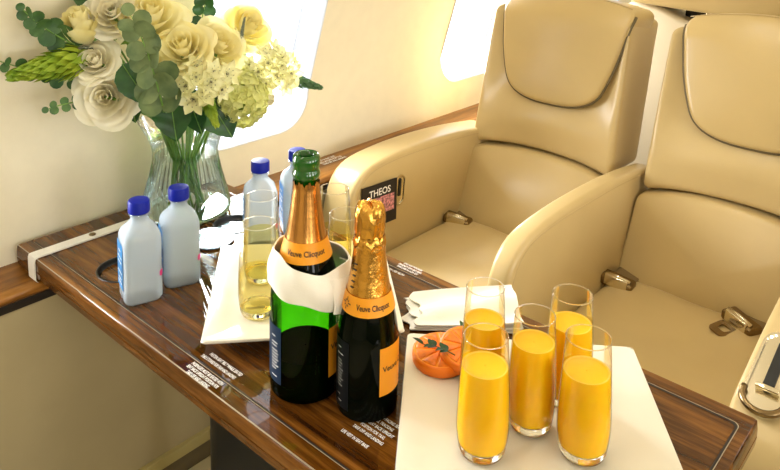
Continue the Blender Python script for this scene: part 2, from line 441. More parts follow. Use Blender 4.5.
# inlay lines near the three free edges: a bright thread beside a dark groove
def band(loop_a, loop_b, z):
    n = len(loop_a); vs = [(x, y, z) for x, y in loop_a] + [(x, y, z) for x, y in loop_b]
    return vs, [[i, i + 1, n + i + 1, n + i] for i in range(n - 1)]
def path_inset(d):
    e, q = d - .012, .009
    return [(TX0 + .012, TY0 + d)] + [(TX1 - e - q + q * sin(PI / 2 * i / 6), TY0 + d + q - q * cos(PI / 2 * i / 6)) for i in range(7)] + \
           [(TX1 - e - q + q * cos(PI / 2 * i / 6), TY1 - d - q + q * sin(PI / 2 * i / 6)) for i in range(7)] + [(TX0 + .012, TY1 - d)]
g = MB().add(*band(path_inset(.0255), path_inset(.0285), TZ + .0003)).build('groove', M['groove'], smooth=False); local(g, table)
g = MB().add(*band(path_inset(.0246), path_inset(.0256), TZ + .0006)).build('inlay_line', M['inlay'], smooth=False); local(g, table)
e = MB().add(*band([(TX0 + .004, TY0 + .0025), (TX1 - .006, TY0 + .0025)], [(TX0 + .004, TY0 + .0005), (TX1 - .006, TY0 + .0005)], TZ + .0005)).build('edge_line', M['inlay'], smooth=False); local(e, table)
# printed notices
def notice(lines, x, y, size, step, rz=0, sx=.75):
    m = MB(); d = V((-sin(rz), cos(rz)))
    for i, s in enumerate(lines):
        p = V((x, y)) - d * step * i
        b = text_flat(s, size, Matrix.Translation((p.x, p.y, TZ + .0012)) @ Matrix.Rotation(rz, 4, 'Z'), sx); m.add(b.v, b.f)
    return local(m.build('notice', M['whiteprint'], smooth=False, recalc=False), table)
notice(['FASTEN SEAT BELT WHILE SEATED'], -.752, .546, .0075, .01, sx=.58)
notice(['TABLE STOWED FOR TAXI AND LANDING'], -.756, .5365, .0075, .01, sx=.50)
notice(['PASSENGERS MUST BE SEATED WITH', 'SEAT BACK UPRIGHT POSITION FOR', 'TAKE OFF AND LANDING'], -.754, .5185, .0075, .0075, sx=.53)
notice(['LIFE VEST IN SEAT BASE'], -.534, .5645, .0066, .01, sx=.60)
notice(['FORWARD FACING SEAT', 'IN FULL TRACKING', 'WITH SEAT BACK UPRIGHT', 'POSITION FOR TAXI,', 'TAKE OFF AND LANDING'], -.527, .612, .0066, .0082, sx=.60)
notice(['LIFE VEST IN SEAT BASE', 'TAKE OFF AND LANDING', 'POSITION FOR TAXI'], -.738, .9015, .0068, .0075, PI, sx=.62)
notice(['FASTEN SEAT BELT'], -.748, .8845, .0068, .0075, PI, sx=.62)
# pedestal under the table
pl = smooth_loop([(-.955, .64), (-.60, .64), (-.60, .78), (-.955, .78)], 6, .05)
p = MB().add(*loft([[(x, y, z) for x, y in pl] for z in (.118, .13, .64, .664)])).build('pedestal', M['ped'], angle=50); local(p, table)

# white strap over the wall end of the table
st = empty('white_strap', (-1.225, .56, TZ), 'white strap with a small metal stud wrapped over the wall end of the table', 'strap')
path = [(.600 - .1, .661), (.4965, .664), (.4960, .680), (.4960, .699), (.4975, .7035), (.502, .7045), (.56, .7045), (.62, .7045), (.700, .7045)]
inner = [(y + (.002 if z > .703 else .0025), z - .003) for y, z in path]
rings = [[(-1.236, y, z), (-1.213, y, z), (-1.213, yi, zi), (-1.236, yi, zi)] for (y, z), (yi, zi) in zip(path, inner)]
local(MB().add(*loft(rings)).build('band', M['whitestrap'], angle=35), st)
m = MB().add(*lathe([(.006, 0), (.006, .001), (.0045, .002), (.0008, .0022)], 20, closed_top=True)).build('stud', M['bronze'], None, (-1.2255, .605, .7045)); local(m, st)

# ------------------------------------------------------------------ seats
def arm_outline(x=0):
    return smooth_loop([(1.060, .30), (1.072, .60), (1.120, .690), (1.26, .706), (1.44, .706), (1.60, .695), (1.76, .672), (1.76, .30)], 6, [.03, .12, .10, .12, .12, .12, .03, .03])
AISLE = smooth_loop([(1.000, .30), (1.012, .575), (1.045, .617), (1.20, .664), (1.36, .694), (1.60, .690), (1.76, .672), (1.76, .30)], 6, [.03, .05, .03, .08, .12, .12, .03, .03])
def make_arm(x0, x1, seat, kind='', r=.012):
    ol = AISLE if kind == 'aisle' else [(y + (.065 * max(0, min(1, (1.5 - y) / .42)) if kind == 'window' else 0), z) for y, z in arm_outline()]
    lp = resample(ol, 110)
    vs, fs = puff(lp, x0, x1, r, 0., 0., 5, 4)
    o = MB().add([(t, y, z) for y, t, z in vs], fs).build('armrest', M['leather'], angle=60); local(o, seat)
    # piping seam on the aisle-side face following the top
    c = V((sum(p[0] for p in lp) / len(lp), sum(p[1] for p in lp) / len(lp)))
    pth = [p for p in lp if p[1] > .46 and p[0] < 1.72]
    q = [(x1 - .0008, c.x + (p[0] - c.x) * (1 - r * 1.5 / (V(p) - c).length), c.y + (p[1] - c.y) * (1 - r * 1.5 / (V(p) - c).length)) for p in pth]
    s = MB().add(*tube(q, .0016, 6)).build('stitched_seam', M['piping'], o); return o
def buckle(seat, loc, rz, tongue=False):
    e = MB()
    e.add(*rbox(.026, .014, .008, .005, 3, 2))
    b = e.build('belt_buckle', M['bronze'], None, loc); b.rotation_euler = (0, .12, rz); b.scale = (1.4, 1.4, 1.4); local(b, seat)
    f = MB().add(*rbox(.018, .003, .009, .002, 2, 1)); f.xf(Matrix.Translation((0, -.012, .004))); f.build('buckle_lever', M['chrome'], b)
    MB().add(*tube([(-.02, -.006, .009), (0, -.006, .0105), (.02, -.006, .009)], .0035, 8)).build('buckle_roller', M['chrome'], b)
    g = MB().add(*rbox(.018, .022, .0015, .001, 2, 2)); g.xf(Matrix.Translation((.004, .030, -.004))); g.build('webbing', M['strap'], b)
    if tongue:
        lp = smooth_loop([(-.012, -.052), (.012, -.052), (.016, -.018), (-.016, -.018)], 5, .008); n = len(lp)
        cc = (0, -.035); inn = [(cc[0] + (x - cc[0]) * .5, cc[1] + .002 + (y - cc[1]) * .42) for x, y in lp]
        vs = [(x, y, z) for z in (-.004, -.002) for q in (lp, inn) for x, y in q]
        fs = []
        for i in range(n):
            k = (i + 1) % n
            fs += [[i, k, n + k, n + i], [2 * n + i, 3 * n + i, 3 * n + k, 2 * n + k], [i, 2 * n + i, 2 * n + k, k], [n + i, n + k, 3 * n + k, 3 * n + i]]
        MB().add(vs, fs).build('belt_tongue', M['bronze'], b, angle=40)
def seat(xl, xr, label, left_arm, right_arm, name='cabin_seat', bx=None):
    xc, hw = (xl + xr) / 2, (xr - xl) / 2
    bx = bx or (xc, hw)
    s = empty(name, (xc, 1.35, ZF), label, 'seat', 'cream leather cabin seats facing the table')
    # base under the cushion
    local(MB().add(*rbox(hw * .92, .24, .11, .02, 3, 2)).build('seat_base', M['leather2'], None, (xc, 1.32, ZF + .11)), s)
    # cushion, crowned, a shallow dip where one sits
    vs, fs = rbox(hw + .004, .265, .07, .032, 5, 12)
    def f(x, y, z):
        u, v = x / hw, (y) / .265
        k = max(0, (1 - abs(u) ** 3)) * max(0, (1 - abs(v) ** 4))
        dip = .012 * math.exp(-((u) ** 2 + (v - .25) ** 2) * 3.)
        wr = .0030 * sin(10 * math.hypot(u * 1.2, v - .55) * 1.3 + 1.5 * u) * math.exp(-2.0 * ((v - .35) ** 2 + u * u))
        return (x, y, z + (.016 * k - dip + wr if z > 0 else 0) - .02 * (v > .99) * 0 + .0 * v)
    local(MB().add(vs, fs).map(f).build('seat_cushion', M['leather'], None, (xc, 1.30, .405)), s)
    # lower back cushion
    zt = .655
    lo = [(xc - hw - .004, .42), (xc + hw + .004, .42), (bx[0] + bx[1] + .004, zt - .018), (xc + hw * .5, zt + .003), (xc, zt + .010), (xc - hw * .5, zt + .005), (bx[0] - bx[1] - .004, zt - .016)]
    lp = resample(smooth_loop(lo, 6, [.02, .02, .02, .08, .08, .08, .02]), 120)
    vs, fs = puff(lp, 0, .09, .012, .026, 0, 8, 4)
    def tilt(x, t, z): return (x, 1.548 + t + (z - .43) * .40, z)
    local(MB().add(vs, fs).map(tilt).build('lower_back_cushion', M['leather'], angle=75), s)
    # upper back: a deep shell with side bolsters, reclined
    zc, hz = .838, .192; hy = .084
    vs, fs = rbox(bx[1], hy, hz, .020, 5, 16)
    def ub(x, y, z):
        u, v = x / bx[1], (z + hz) / (2 * hz)
        taper = 1 - .055 * max(0, v) ** 1.2
        yy = y
        if y < .04:
            w_ = min(1, (.04 - y) / .06)
            bol = (abs(u) ** 5) * (.016 + .030 * v)
            yy = y - (bol - .012 + .026 * math.exp(-((v - .24) / .15) ** 2) * (1 - u * u)) * w_
        zz = z + .022 * (1 - min(1, u * u)) * (1 - v)
        if v > .8: zz -= .020 * (v - .8) / .2 * max(0, (y + hy) / (2 * hy))
        return (bx[0] + x * taper + .012 * v, 1.728 + yy + (z + hz) * .235, zc + zz)
    local(MB().add(vs, fs).map(ub).build('upper_back', M['leather'], None), s)
    # headrest pad: wide top, rounded lower corners, rolling back over the top
    hx = bx[0] + .022; k = 1.045 * bx[1] / .203
    ho = [(hx - .110 * k, .797), (hx + .110 * k, .797), (hx + .150 * k, .900), (hx + .180 * k, 1.050), (hx - .172 * k, 1.050), (hx - .150 * k, .900)]
    lp = resample(smooth_loop(ho, 9, [.10, .10, .05, .030, .030, .05]), 130)
    vs, fs = puff(lp, -.004, .13, .013, .012, 0, 10, 4)
    def hd(x, t, z):
        v = (z - .797) / .253
        roll = .030 * max(0, (v - .80) / .20) ** 2
        arch = .026 * (1 - ((x - hx) / (.18 * k)) ** 2) * max(0, v)
        drop = .022 * max(0, t) / .13 * max(0, v)
        return (x + .02 * max(0, t) * max(0, v) * (1 if x > hx else -1), 1.655 + t + (z - .80) * .235 + roll, z + arch - drop)
    h = MB().add(vs, fs).map(hd).build('headrest', M['leather2'], angle=80); local(h, s)
    # seam along the pad's top edge
    tp = [hd(hx + q, -.004 + .004, 1.048) for q in [(-.165 + .33 * i / 20) * k for i in range(21)]]
    local(MB().add(*tube([(x, y - .0015, z) for x, y, z in tp], .0012, 6)).build('headrest_seam', M['piping']), s)
    # dark tube standing in for the shaded gap round the pad
    sm = sorted([p for p in lp if p[1] < 1.035], key=lambda p: math.atan2(p[0] - hx, .94 - p[1]))
    sm = [hd(hx + (p[0] - hx) * 1.006, .010, .92 + (p[1] - .92) * 1.006) for p in sm]
    local(MB().add(*tube(sm, .0042, 6)).build('headrest_gap_line', M['trimdark']), s)
    for a in left_arm + right_arm: make_arm(*a[:2], s, a[2] if len(a) > 2 else '')
    return s
s1 = seat(-1.112, -.700, 'cream leather seat next to the window, with the black card tucked in its arm', [(-1.20, -1.112, 'window')], [], bx=(-.930, .203))
s2 = seat(-.660, -.262, 'cream leather seat on the aisle, right behind the plate of juice glasses', [(-.704, -.658)], [(-.268, -.130, 'aisle')], bx=(-.447, .203))
buckle(s1, (-1.075, 1.515, .480), .25); buckle(s2, (-.628, 1.498, .484), .10); buckle(s2, (-.375, 1.512, .488), -.45, True)
# control recess in an arm: rounded frame, dark well, pivoting latch.  local frame: x along the arm (+y), y up
def recess(seat_, M4, L, H, pull=True):
    def rr(l, h, n=10):
        return rrect(-l / 2, l / 2, -h / 2, h / 2, min(h, l) / 2 * .98, n)
    root = MB().add(*loft([[(a, b, 0) for a, b in rr(L, H)], [(a, b, .004) for a, b in rr(L * .99, H * .98)], [(a, b, .004) for a, b in rr(L * .93, H * .86)], [(a, b, .001) for a, b in rr(L * .90, H * .80)]], False, True)).xf(M4).build('control_recess', M['chrome'], angle=40); local(root, seat_)
    w = MB().add(*loft([[(a + L * .09, b + H * .02, .0015) for a, b in rr(L * .60, H * .26)], [(a + L * .09, b + H * .02, .003) for a, b in rr(L * .58, H * .24)]])).xf(M4).build('dark_slot', M['black'], root, angle=40)
    if pull:
        arc = [(-L * .32 + H * .46 * cos(a), H * .46 * sin(a), .006) for a in [PI * .42 + PI * 1.16 * i / 14 for i in range(15)]]
        MB().add(*tube(arc, .0050, 8)).xf(M4).build('latch_ring', M['bronze'], root)
        m = MB().add(*rbox(.004, H * .26, .003, .0015, 2, 2)); m.xf(M4 @ Matrix.Translation((-L * .22, 0, .007))).build('latch_bar', M['chrome'], root)
    return root
slope = .285
MA = Matrix.Translation((-.229, 1.125, .6415)) @ Matrix.Rotation(slope, 4, 'X') @ Matrix.Rotation(PI / 2, 4, 'Z')
recess(s2, MA, .165, .060)
MW = Matrix.Translation((-1.1115, 1.318, .610)) @ Matrix(((0, 0, 1, 0), (1, 0, 0, 0), (0, 1, 0, 0), (0, 0, 0, 1))) @ Matrix.Rotation(PI / 2 - .1, 4, 'Z')
recess(s1, MW, .075, .034, False)
# rear seat seen between the two
r_ = empty('rear_seat', (-.60, 2.12, ZF), 'pale back of the seat in the row behind, its tan headrest topmost in the gap', 'seat')
ro = [(-.93, .13), (-.20, .13), (-.20, 1.03), (-.55, 1.035), (-.62, 1.010), (-.68, .985), (-.73, .990), (-.79, 1.022), (-.90, 1.035)]
lp = resample(smooth_loop(ro, 6, [.02, .03, .05, .03, .04, .04, .04, .03, .05]), 140)
vs, fs = puff(lp, 2.05, 2.17, .02, .01, .01, 6, 4)
local(MB().add(vs, fs).build('back_shell', M['shell'], angle=70), r_)
ho = [(-.875, 1.028), (-.495, 1.012), (-.455, 1.05), (-.47, 1.20), (-.86, 1.20)]
lp = resample(smooth_loop(ho, 6, [.015, .03, .02, .05, .05]), 90)
vs, fs = puff(lp, 2.03, 2.15, .014, .008, .01, 6, 4)
local(MB().add(vs, fs).build('headrest', M['leather2'], angle=70), r_)
local(MB().add(*rbox(.075, .02, .03, .004, 2, 2)).build('headrest_gap_block', M['black'], None, (-.665, 2.13, 1.005)), r_)  # black block stands in for the dark gap below the headrest
for dx in (-.02, .015):
    local(MB().add(*lathe([(.006, -.02), (.006, .03)], 14, True, True)).build('headrest_post', M['chrome'], None, (-.655 + dx, 2.10, 1.0)), r_)
local(MB().add(*rbox(.30, .22, .16, .03, 3, 3)).build('seat_cushion', M['leather'], None, (-.57, 2.40, .30)), r_)

# black card standing in the arm pocket
cd = empty('menu_card', (-1.106, 1.243, .62), 'black card with white letters and pink pattern tucked in the window arm', 'card')
def cardm(u, v, d): return (-1.1085 + d, 1.182 + .122 * u, .548 + .104 * v - .006 * u)
def cardpatch(u0, u1, v0, v1, d0, d1):
    vs = [cardm(u, v, d) for d in (d0, d1) for u, v in ((u0, v0), (u1, v0), (u1, v1), (u0, v1))]
    return vs, [[0, 3, 2, 1], [4, 5, 6, 7], [0, 1, 5, 4], [1, 2, 6, 5], [2, 3, 7, 6], [3, 0, 4, 7]]
local(MB().add(*cardpatch(0, 1, 0, 1, 0, .002)).build('card_board', M['card'], smooth=False), cd)
local(MB().add(*cardpatch(.10, .92, .28, .68, .0021, .0025)).build('pink_picture', M['cardpink'], smooth=False), cd)
vs, fs = textmesh('THEOS', .026)
local(MB().add([cardm(.5 + x * 7.6 * 1.0, .80 + y * 8.5, .0028) for x, y, z in vs], fs).build('card_lettering', M['whiteprint'], smooth=False, recalc=False), cd)

# ------------------------------------------------------------------ plates and napkins
def plate(name, loc, size, rz, label, sy=None):
    sy = sy or size
    def sq(h, r, z): return [(x * (size / 2 - h), y * (sy / 2 - h), z) for x, y in [(p[0], p[1]) for p in smooth_loop([(-1, -1), (1, -1), (1, 1), (-1, 1)], 5, r)]]
    rings = [sq(.055, .10, 0.), sq(.052, .10, .004), sq(.030, .09, .012), sq(.001, .05, .0195), sq(0, .05, .0215), sq(.001, .05, .0235), sq(.004, .06, .0238),
             sq(.026, .09, .0195), sq(.045, .10, .0185), sq(.09, .2, .018)]
    o = MB().add(*loft(rings)).build(name, M['porcelain'], None, loc, angle=55); o.rotation_euler = (0, 0, rz)
    tag(o, label, 'plate', 'square white plates'); return o
plate('square_plate', (-.800, .726, TZ), .276, math.radians(48.5), 'square white plate carrying the champagne flutes')
plate('square_plate', (-.394, .715, TZ), .304, math.radians(37), 'square white plate carrying the juice glasses and orange slices', .285)
PZ = TZ + .0185

def cloth_sheet(fn, nu, nv, th=.0016):
    P = [[V(fn(i / nu, j / nv)) for j in range(nv + 1)] for i in range(nu + 1)]
    vs = []
    for s in (0, 1):
        for i in range(nu + 1):
            for j in range(nv + 1):
                a = P[min(i + 1, nu)][j] - P[max(i - 1, 0)][j]; b = P[i][min(j + 1, nv)] - P[i][max(j - 1, 0)]
                n = a.cross(b); n = n.normalized() if n.length > 1e-12 else V((0, 0, 1))
                vs.append(P[i][j] + n * (th * (s - .5)))
    w = nv + 1; o = (nu + 1) * w; fs = []
    for i in range(nu):
        for j in range(nv):
            a, b, c, d = i * w + j, (i + 1) * w + j, (i + 1) * w + j + 1, i * w + j + 1
            fs += [[a, b, c, d], [o + a, o + d, o + c, o + b]]
    for i in range(nu):
        for j in (0, nv): a, b = i * w + j, (i + 1) * w + j; fs.append([a, b, o + b, o + a])
    for j in range(nv):
        for i in (0, nu): a, b = i * w + j, i * w + j + 1; fs.append([a, b, o + b, o + a])
    return vs, fs
# folded napkin lying between the plates and the table's far edge
nk = MB(); A, B, C_, D_ = V((-.682, .826)), V((-.622, .768)), V((-.50, .875)), V((-.575, .962))
for L in range(3):
    def fn(u, v, L=L):
        jag = .006 * sin(7 * v + L * 2.1) + .004 * sin(17 * v + L)
        p = A.lerp(B, v).lerp(D_.lerp(C_, v), u) + V((.7, .7)) * (jag * (1 - u)) + V((.006 * L, .005 * L)) * (1 - u)
        h = .0022 + .0042 * L + (.006 + .002 * L) * (.5 + .5 * sin(9 * v + 2.2 * u + L)) * (.35 + .65 * u) + .004 * sin(14 * u + 5 * v + L) * v * (1 - v)
        return (p.x, p.y, TZ + .0012 + max(.0006 + .004 * L, h))
    nk.add(*cloth_sheet(fn, 24, 24))
tag(nk.build('napkin', M['napkin'], angle=60), 'crumpled white napkin lying behind the orange slices at the table edge', 'napkin')

# ------------------------------------------------------------------ glasses
def flute_prof(H):
    k = H / .136
    return [(.0200, .0), (.0238, .003), (.0265, .012), (.0282, .024), (.0288, .034), (.0286, .050), (.0277, .072), (.0265, .094), (.0252, .116), (.0238, .136)]
def rad_at(prof, z):
    for (r0, z0), (r1, z1) in zip(prof, prof[1:]):
        if z0 <= z <= z1: return r0 + (r1 - r0) * (z - z0) / (z1 - z0)
    return prof[-1][0]
def dense(prof, n=40):
    P = [V((r, z, 0)) for r, z in prof]; out = []
    for i in range(len(P) - 1):
        p0, p1, p2, p3 = P[max(0, i - 1)], P[i], P[i + 1], P[min(len(P) - 1, i + 2)]
        for k in range(6):
            t = k / 6; q = .5 * ((2 * p1) + (-p0 + p2) * t + (2 * p0 - 5 * p1 + 4 * p2 - p3) * t * t + (-p0 + 3 * p1 - 3 * p2 + p3) * t ** 3)
            out.append((q.x, q.y))
    return out + [(P[-1].x, P[-1].y)]
def make_flute(name, loc, label, group, fill, liquid, lname, cat, froth=False, rs=1.):
    g = empty(name, loc, label, cat, group)
    pr = [(r * rs, z) for r, z in dense(flute_prof(.136))]
    MB().add(*lathe(pr, 48)).build('bowl', M['glass'], g, recalc=True)
    rim = [(pr[-1][0] + .0006 * cos(a), pr[-1][1] + .0006 * sin(a)) for a in [2 * PI * i / 8 for i in range(9)]]
    MB().add(*lathe(rim, 48)).build('rim', M['glassbase'], g)
    foot = [(.0006, .0008), (.0200 * rs, .0006), (.0238 * rs, .003), (.0262 * rs, .009), (.0255 * rs, .0125), (.018 * rs, .0105), (.0006, .0100)]
    MB().add(*lathe(foot, 48)).build('foot', M['glassbase'], g, angle=50)
    lp = [(.0006, .0112), (.0180 * rs, .0116), (.0250 * rs, .0132)] + [(r - .0011, z) for r, z in pr if .0135 < z < fill] + [(rad_at(pr, fill) - .0011, fill)]
    body = lp + [(rad_at(pr, fill) - .0045, fill - .0006), (.0006, fill - .0008)]
    l = MB().add(*lathe(body, 48)).build(lname, liquid, g, angle=55)
    if froth:
        rr_ = rad_at(pr, fill) - .0012
        fr = [(rr_ - .0022, fill - .0004), (rr_ - .0004, fill + .0006), (rr_ - .0002, fill - .0004)]
        MB().add(*lathe(fr, 48)).build('froth_ring', M['foam'], g)
    return g
JG = [('front left', -.404, .629, .102, 1.0, 'juice glass at the front left corner of its group, nearest the orange slices'),
      ('front right', -.322, .702, .098, 1.0, 'juice glass nearest the right edge of its plate, foremost on that side'),
      ('mid', -.386, .700, .104, .95, 'juice glass in the middle, ringed by the four others'),
      ('back left', -.461, .712, .094, .95, 'juice glass behind the front left one, rising beside the orange slices'),
      ('back right', -.376, .769, .100, .98, 'rearmost juice glass on the right, in front of the aisle seat belt buckle')]
for _, x, y, fl, rs, lab in JG:
    make_flute('juice_glass', (x, y, PZ), 'stemless ' + lab, 'stemless glasses of orange juice', fl, M['juice'], 'orange_juice', 'glass', True, rs)
CG = [(-.794, .634, .066, 'stemless champagne flute nearest the water bottles, foremost on the left plate'),
      (-.866, .698, .078, 'stemless champagne flute at the back left of its plate, in front of a blue-capped bottle'),
      (-.805, .795, .070, 'stemless champagne flute right behind the neck of the opened bottle, near the seat arm'),
      (-.727, .743, .092, 'stemless champagne flute between the opened bottle and the gold foil bottle')]
for x, y, fl, lab in CG:
    make_flute('champagne_flute', (x, y, PZ), lab, 'stemless flutes of champagne', fl, M['wine'], 'champagne', 'glass')

# ------------------------------------------------------------------ water bottles
def sqring(h, z, r, n=6):
    return [(x, y, z) for x, y in rrect(-h, h, -h, h, min(r, h * .999), n)]
def make_water(loc, rz, label):
    b = empty('water_bottle', loc, label, 'bottle', 'small square water bottles with blue caps', rz)
    H = .0285
    body = [(H - .006, 0.0, .012), (H - .002, .002, .013), (H, .007, .013), (H, .03, .013), (H - .0004, .060, .013), (H, .095, .013), (H - .0006, .102, .013), (H - .0022, .108, .014), (H - .0050, .113, .016), (H - .0090, .118, .018), (.0155, .1225, .0153), (.0132, .1258, .0131), (.0124, .129, .0123), (.0122, .134, .0121)]
    vs, fs = loft([sqring(h, z, r) for h, z, r in body], True, True)
    MB().add(vs, fs).build('bottle_body', M['water'], b, angle=50)
    MB().add(*lathe([(.0118, .132), (.0155, .1335), (.0155, .1350), (.0120, .1360)], 32)).build('neck_ring', M['petplastic'], b)
    cap = []; ns = 60
    rings = []
    for r, z in ((.0150, .1365), (.0158, .1375), (.0156, .1535), (.0148, .1553), (.010, .1560)):
        rings.append([((r + (.0004 if i % 2 and .137 < z < .154 else 0)) * cos(2 * PI * i / ns), (r + (.0004 if i % 2 and .137 < z < .154 else 0)) * sin(2 * PI * i / ns), z) for i in range(ns)])
    MB().add(*loft(rings)).build('cap', M['cap'], b, angle=40)
    # wrap label on the side face and a pink flower mark at the far corner
    ls = [(sx, -H - .0006, z) for sx in (-.019, .016) for z in (.022, .094)]
    MB().add([(-.020, -H - .0007, .022), (.017, -H - .0007, .022), (.017, -H - .0007, .094), (-.020, -H - .0007, .094)], [[0, 1, 2, 3]]).build('side_label', M['labelblue'], b, smooth=False)
    pk = [(H - .013 + .0138 * cos(math.radians(q)), H - .013 + .0138 * sin(math.radians(q)), z) for q, z in ((30, .041), (48, .039), (66, .041), (66, .048), (48, .050), (30, .048))]
    MB().add(pk, [[0, 1, 4, 5], [1, 2, 3, 4]]).build('flower_mark', M['pink'], b, smooth=False)
    pt = MB()
    for i, (w_, z) in enumerate(((.024, .030), (.018, .036), (.026, .046), (.022, .062), (.026, .070), (.014, .080))):
        pt.add([(-.0015 + q * w_ / 2, -H - .0011, z + r) for q, r in ((-1, 0), (1, 0), (1, .0022), (-1, .0022))], [[0, 1, 2, 3]])
    pt.build('label_print', M['whiteprint'], b, smooth=False, recalc=False)
    return b
w0 = make_water((-.985, .560, TZ), math.radians(-18), 'blue-capped water bottle nearest the front edge of the table, leftmost one')
copy_thing(w0, (-.985, .629, TZ), math.radians(-22), 'blue-capped water bottle second from the left, right in front of the vase')
copy_thing(w0, (-.985, .792, TZ), math.radians(-34), 'blue-capped water bottle standing behind the two left flutes')
copy_thing(w0, (-.981, .874, TZ), math.radians(-30), 'blue-capped water bottle mostly hidden behind the neck of the opened champagne')

# ------------------------------------------------------------------ champagne bottles
def bent_text(mb, s, size, rfun, a0, z0, sx=1., off=.0009):
    vs, fs = textmesh(s, size); mb.add([(lambda a, z: ((rfun(z) + off) * cos(a), (rfun(z) + off) * sin(a), z))(a0 + x * sx / rfun(z0), z0 + y) for x, y, _ in vs], fs); return mb
def patch(rfun, a0, a1, z0, z1, off=.0006, na=24, nz=6):
    vs = [((rfun(z0 + (z1 - z0) * j / nz) + off) * cos(a0 + (a1 - a0) * i / na), (rfun(z0 + (z1 - z0) * j / nz) + off) * sin(a0 + (a1 - a0) * i / na), z0 + (z1 - z0) * j / nz) for j in range(nz + 1) for i in range(na + 1)]
    w = na + 1
    return vs, [[j * w + i, j * w + i + 1, (j + 1) * w + i + 1, (j + 1) * w + i] for j in range(nz) for i in range(na)]
def emblem(mb, rfun, a0, z0, s):
    # small anchor-like star mark: a ring, four rays and a bar
    for k in range(8):
        a = PI / 4 * k; r0, r1, w = s * .35, s * (1. if k % 2 == 0 else .7), .09 * s
        q = [(r0 * cos(a) - w * sin(a), r0 * sin(a) + w * cos(a)), (r0 * cos(a) + w * sin(a), r0 * sin(a) - w * cos(a)), (r1 * cos(a) + w * sin(a), r1 * sin(a) - w * cos(a)), (r1 * cos(a) - w * sin(a), r1 * sin(a) + w * cos(a))]
        vs = [((rfun(z0 + y) + .001) * cos(a0 + x / rfun(z0)), (rfun(z0 + y) + .001) * sin(a0 + x / rfun(z0)), z0 + y) for x, y in q]
        mb.add(vs, [[0, 1, 2, 3]])
    return mb
def small_lines(mb, rfun, a0, z_list, w, off=.001, h=.0011):
    for z, ww in z_list:
        vs, fs = patch(rfun, a0, a0 + ww * w / rfun(z), z, z + h, off, 8, 1); mb.add(vs, fs)
    return mb
CA1 = math.atan2(-.593, .649); CA2 = math.atan2(-.616, .556)
# opened standard bottle
P1 = dense([(.038, 0), (.0425, .002), (.0440, .008), (.0442, .04), (.0442, .090), (.0440, .118), (.0420, .136), (.0372, .156), (.0308, .178), (.0248, .200), (.0205, .225), (.0172, .250), (.0152, .272), (.0148, .300)])
r1 = lambda z: rad_at(P1, max(.0005, min(.2999, z)))
b1 = empty('champagne_bottle', (-.649, .593, TZ), 'opened green champagne bottle with a white napkin round its neck', 'bottle')
MB().add(*lathe([(.002, .012), (.025, .004)] + P1, 64)).build('glass_body', M['green'], b1)
MB().add(*lathe([(.001, .004)] + [(r - .0022, z + .003) for r, z in P1 if z < .050] + [(r1(.05) - .0022, .053), (.001, .053)], 48)).build('champagne', M['darkwine'], b1, angle=50)
MB().add(*lathe([(r + .0002, z) for r, z in P1 if .142 < z < .21], 48)).build('dark_shoulder', M['darkglass'], b1)
lip = [(.0147, .262), (.0150, .274), (.0168, .276), (.0172, .281), (.0160, .284), (.0152, .287), (.0165, .290), (.0170, .296), (.0164, .302), (.0140, .3045), (.0105, .303), (.0095, .296)]
MB().add(*lathe(lip, 48)).build('lip', M['greenlip'], b1, angle=60)
f1 = MB().add(*lathe([(r + .0007, z) for r, z in P1 if .182 < z < .268] + [(r1(.27) + .0012, .270)], 72))
f1.map(lambda x, y, z: ((lambda a, k: (x * k, y * k, z + (.0022 * sin(9 * a) + .0015 * sin(23 * a) if z > .262 else 0)))(math.atan2(y, x), 1 + .012 * sin(26 * math.atan2(y, x)) * min(1, max(0, (z - .2) / .05)))))
f1.build('neck_foil', M['foil2'], b1)
nb = lambda z: r1(z) + .0012
MB().add(*patch(nb, CA1 - PI, CA1 + PI, .176, .200, .0003, 64, 4)).build('neck_label', M['labelorange'], b1)
t = bent_text(MB(), 'Veuve Clicquot', .0092, nb, CA1, .188, .85); t.build('neck_lettering', M['blackprint'], b1, smooth=False, recalc=False)
fl = MB().add(*patch(r1, CA1 + .68, CA1 + 2.4, .030, .094)).build('front_label', M['labelorange'], b1)
t = bent_text(MB(), 'Veuve Clicquot', .0105, r1, CA1 + 1.54, .068, 1.05); t.build('front_lettering', M['blackprint'], fl, smooth=False, recalc=False)
bl = MB().add(*patch(r1, CA1 - 2.2, CA1 - .72, .022, .096)).build('back_label', M['labelnavy'], b1)
t = small_lines(MB(), r1, CA1 - 1.12, [(.082, .5), (.074, .8), (.070, .7), (.064, .8), (.060, .9), (.056, .8), (.052, .9), (.048, .7), (.044, .9), (.040, .6), (.030, .7)], .015)
t.build('back_print', M['whiteprint'], bl, smooth=False, recalc=False)
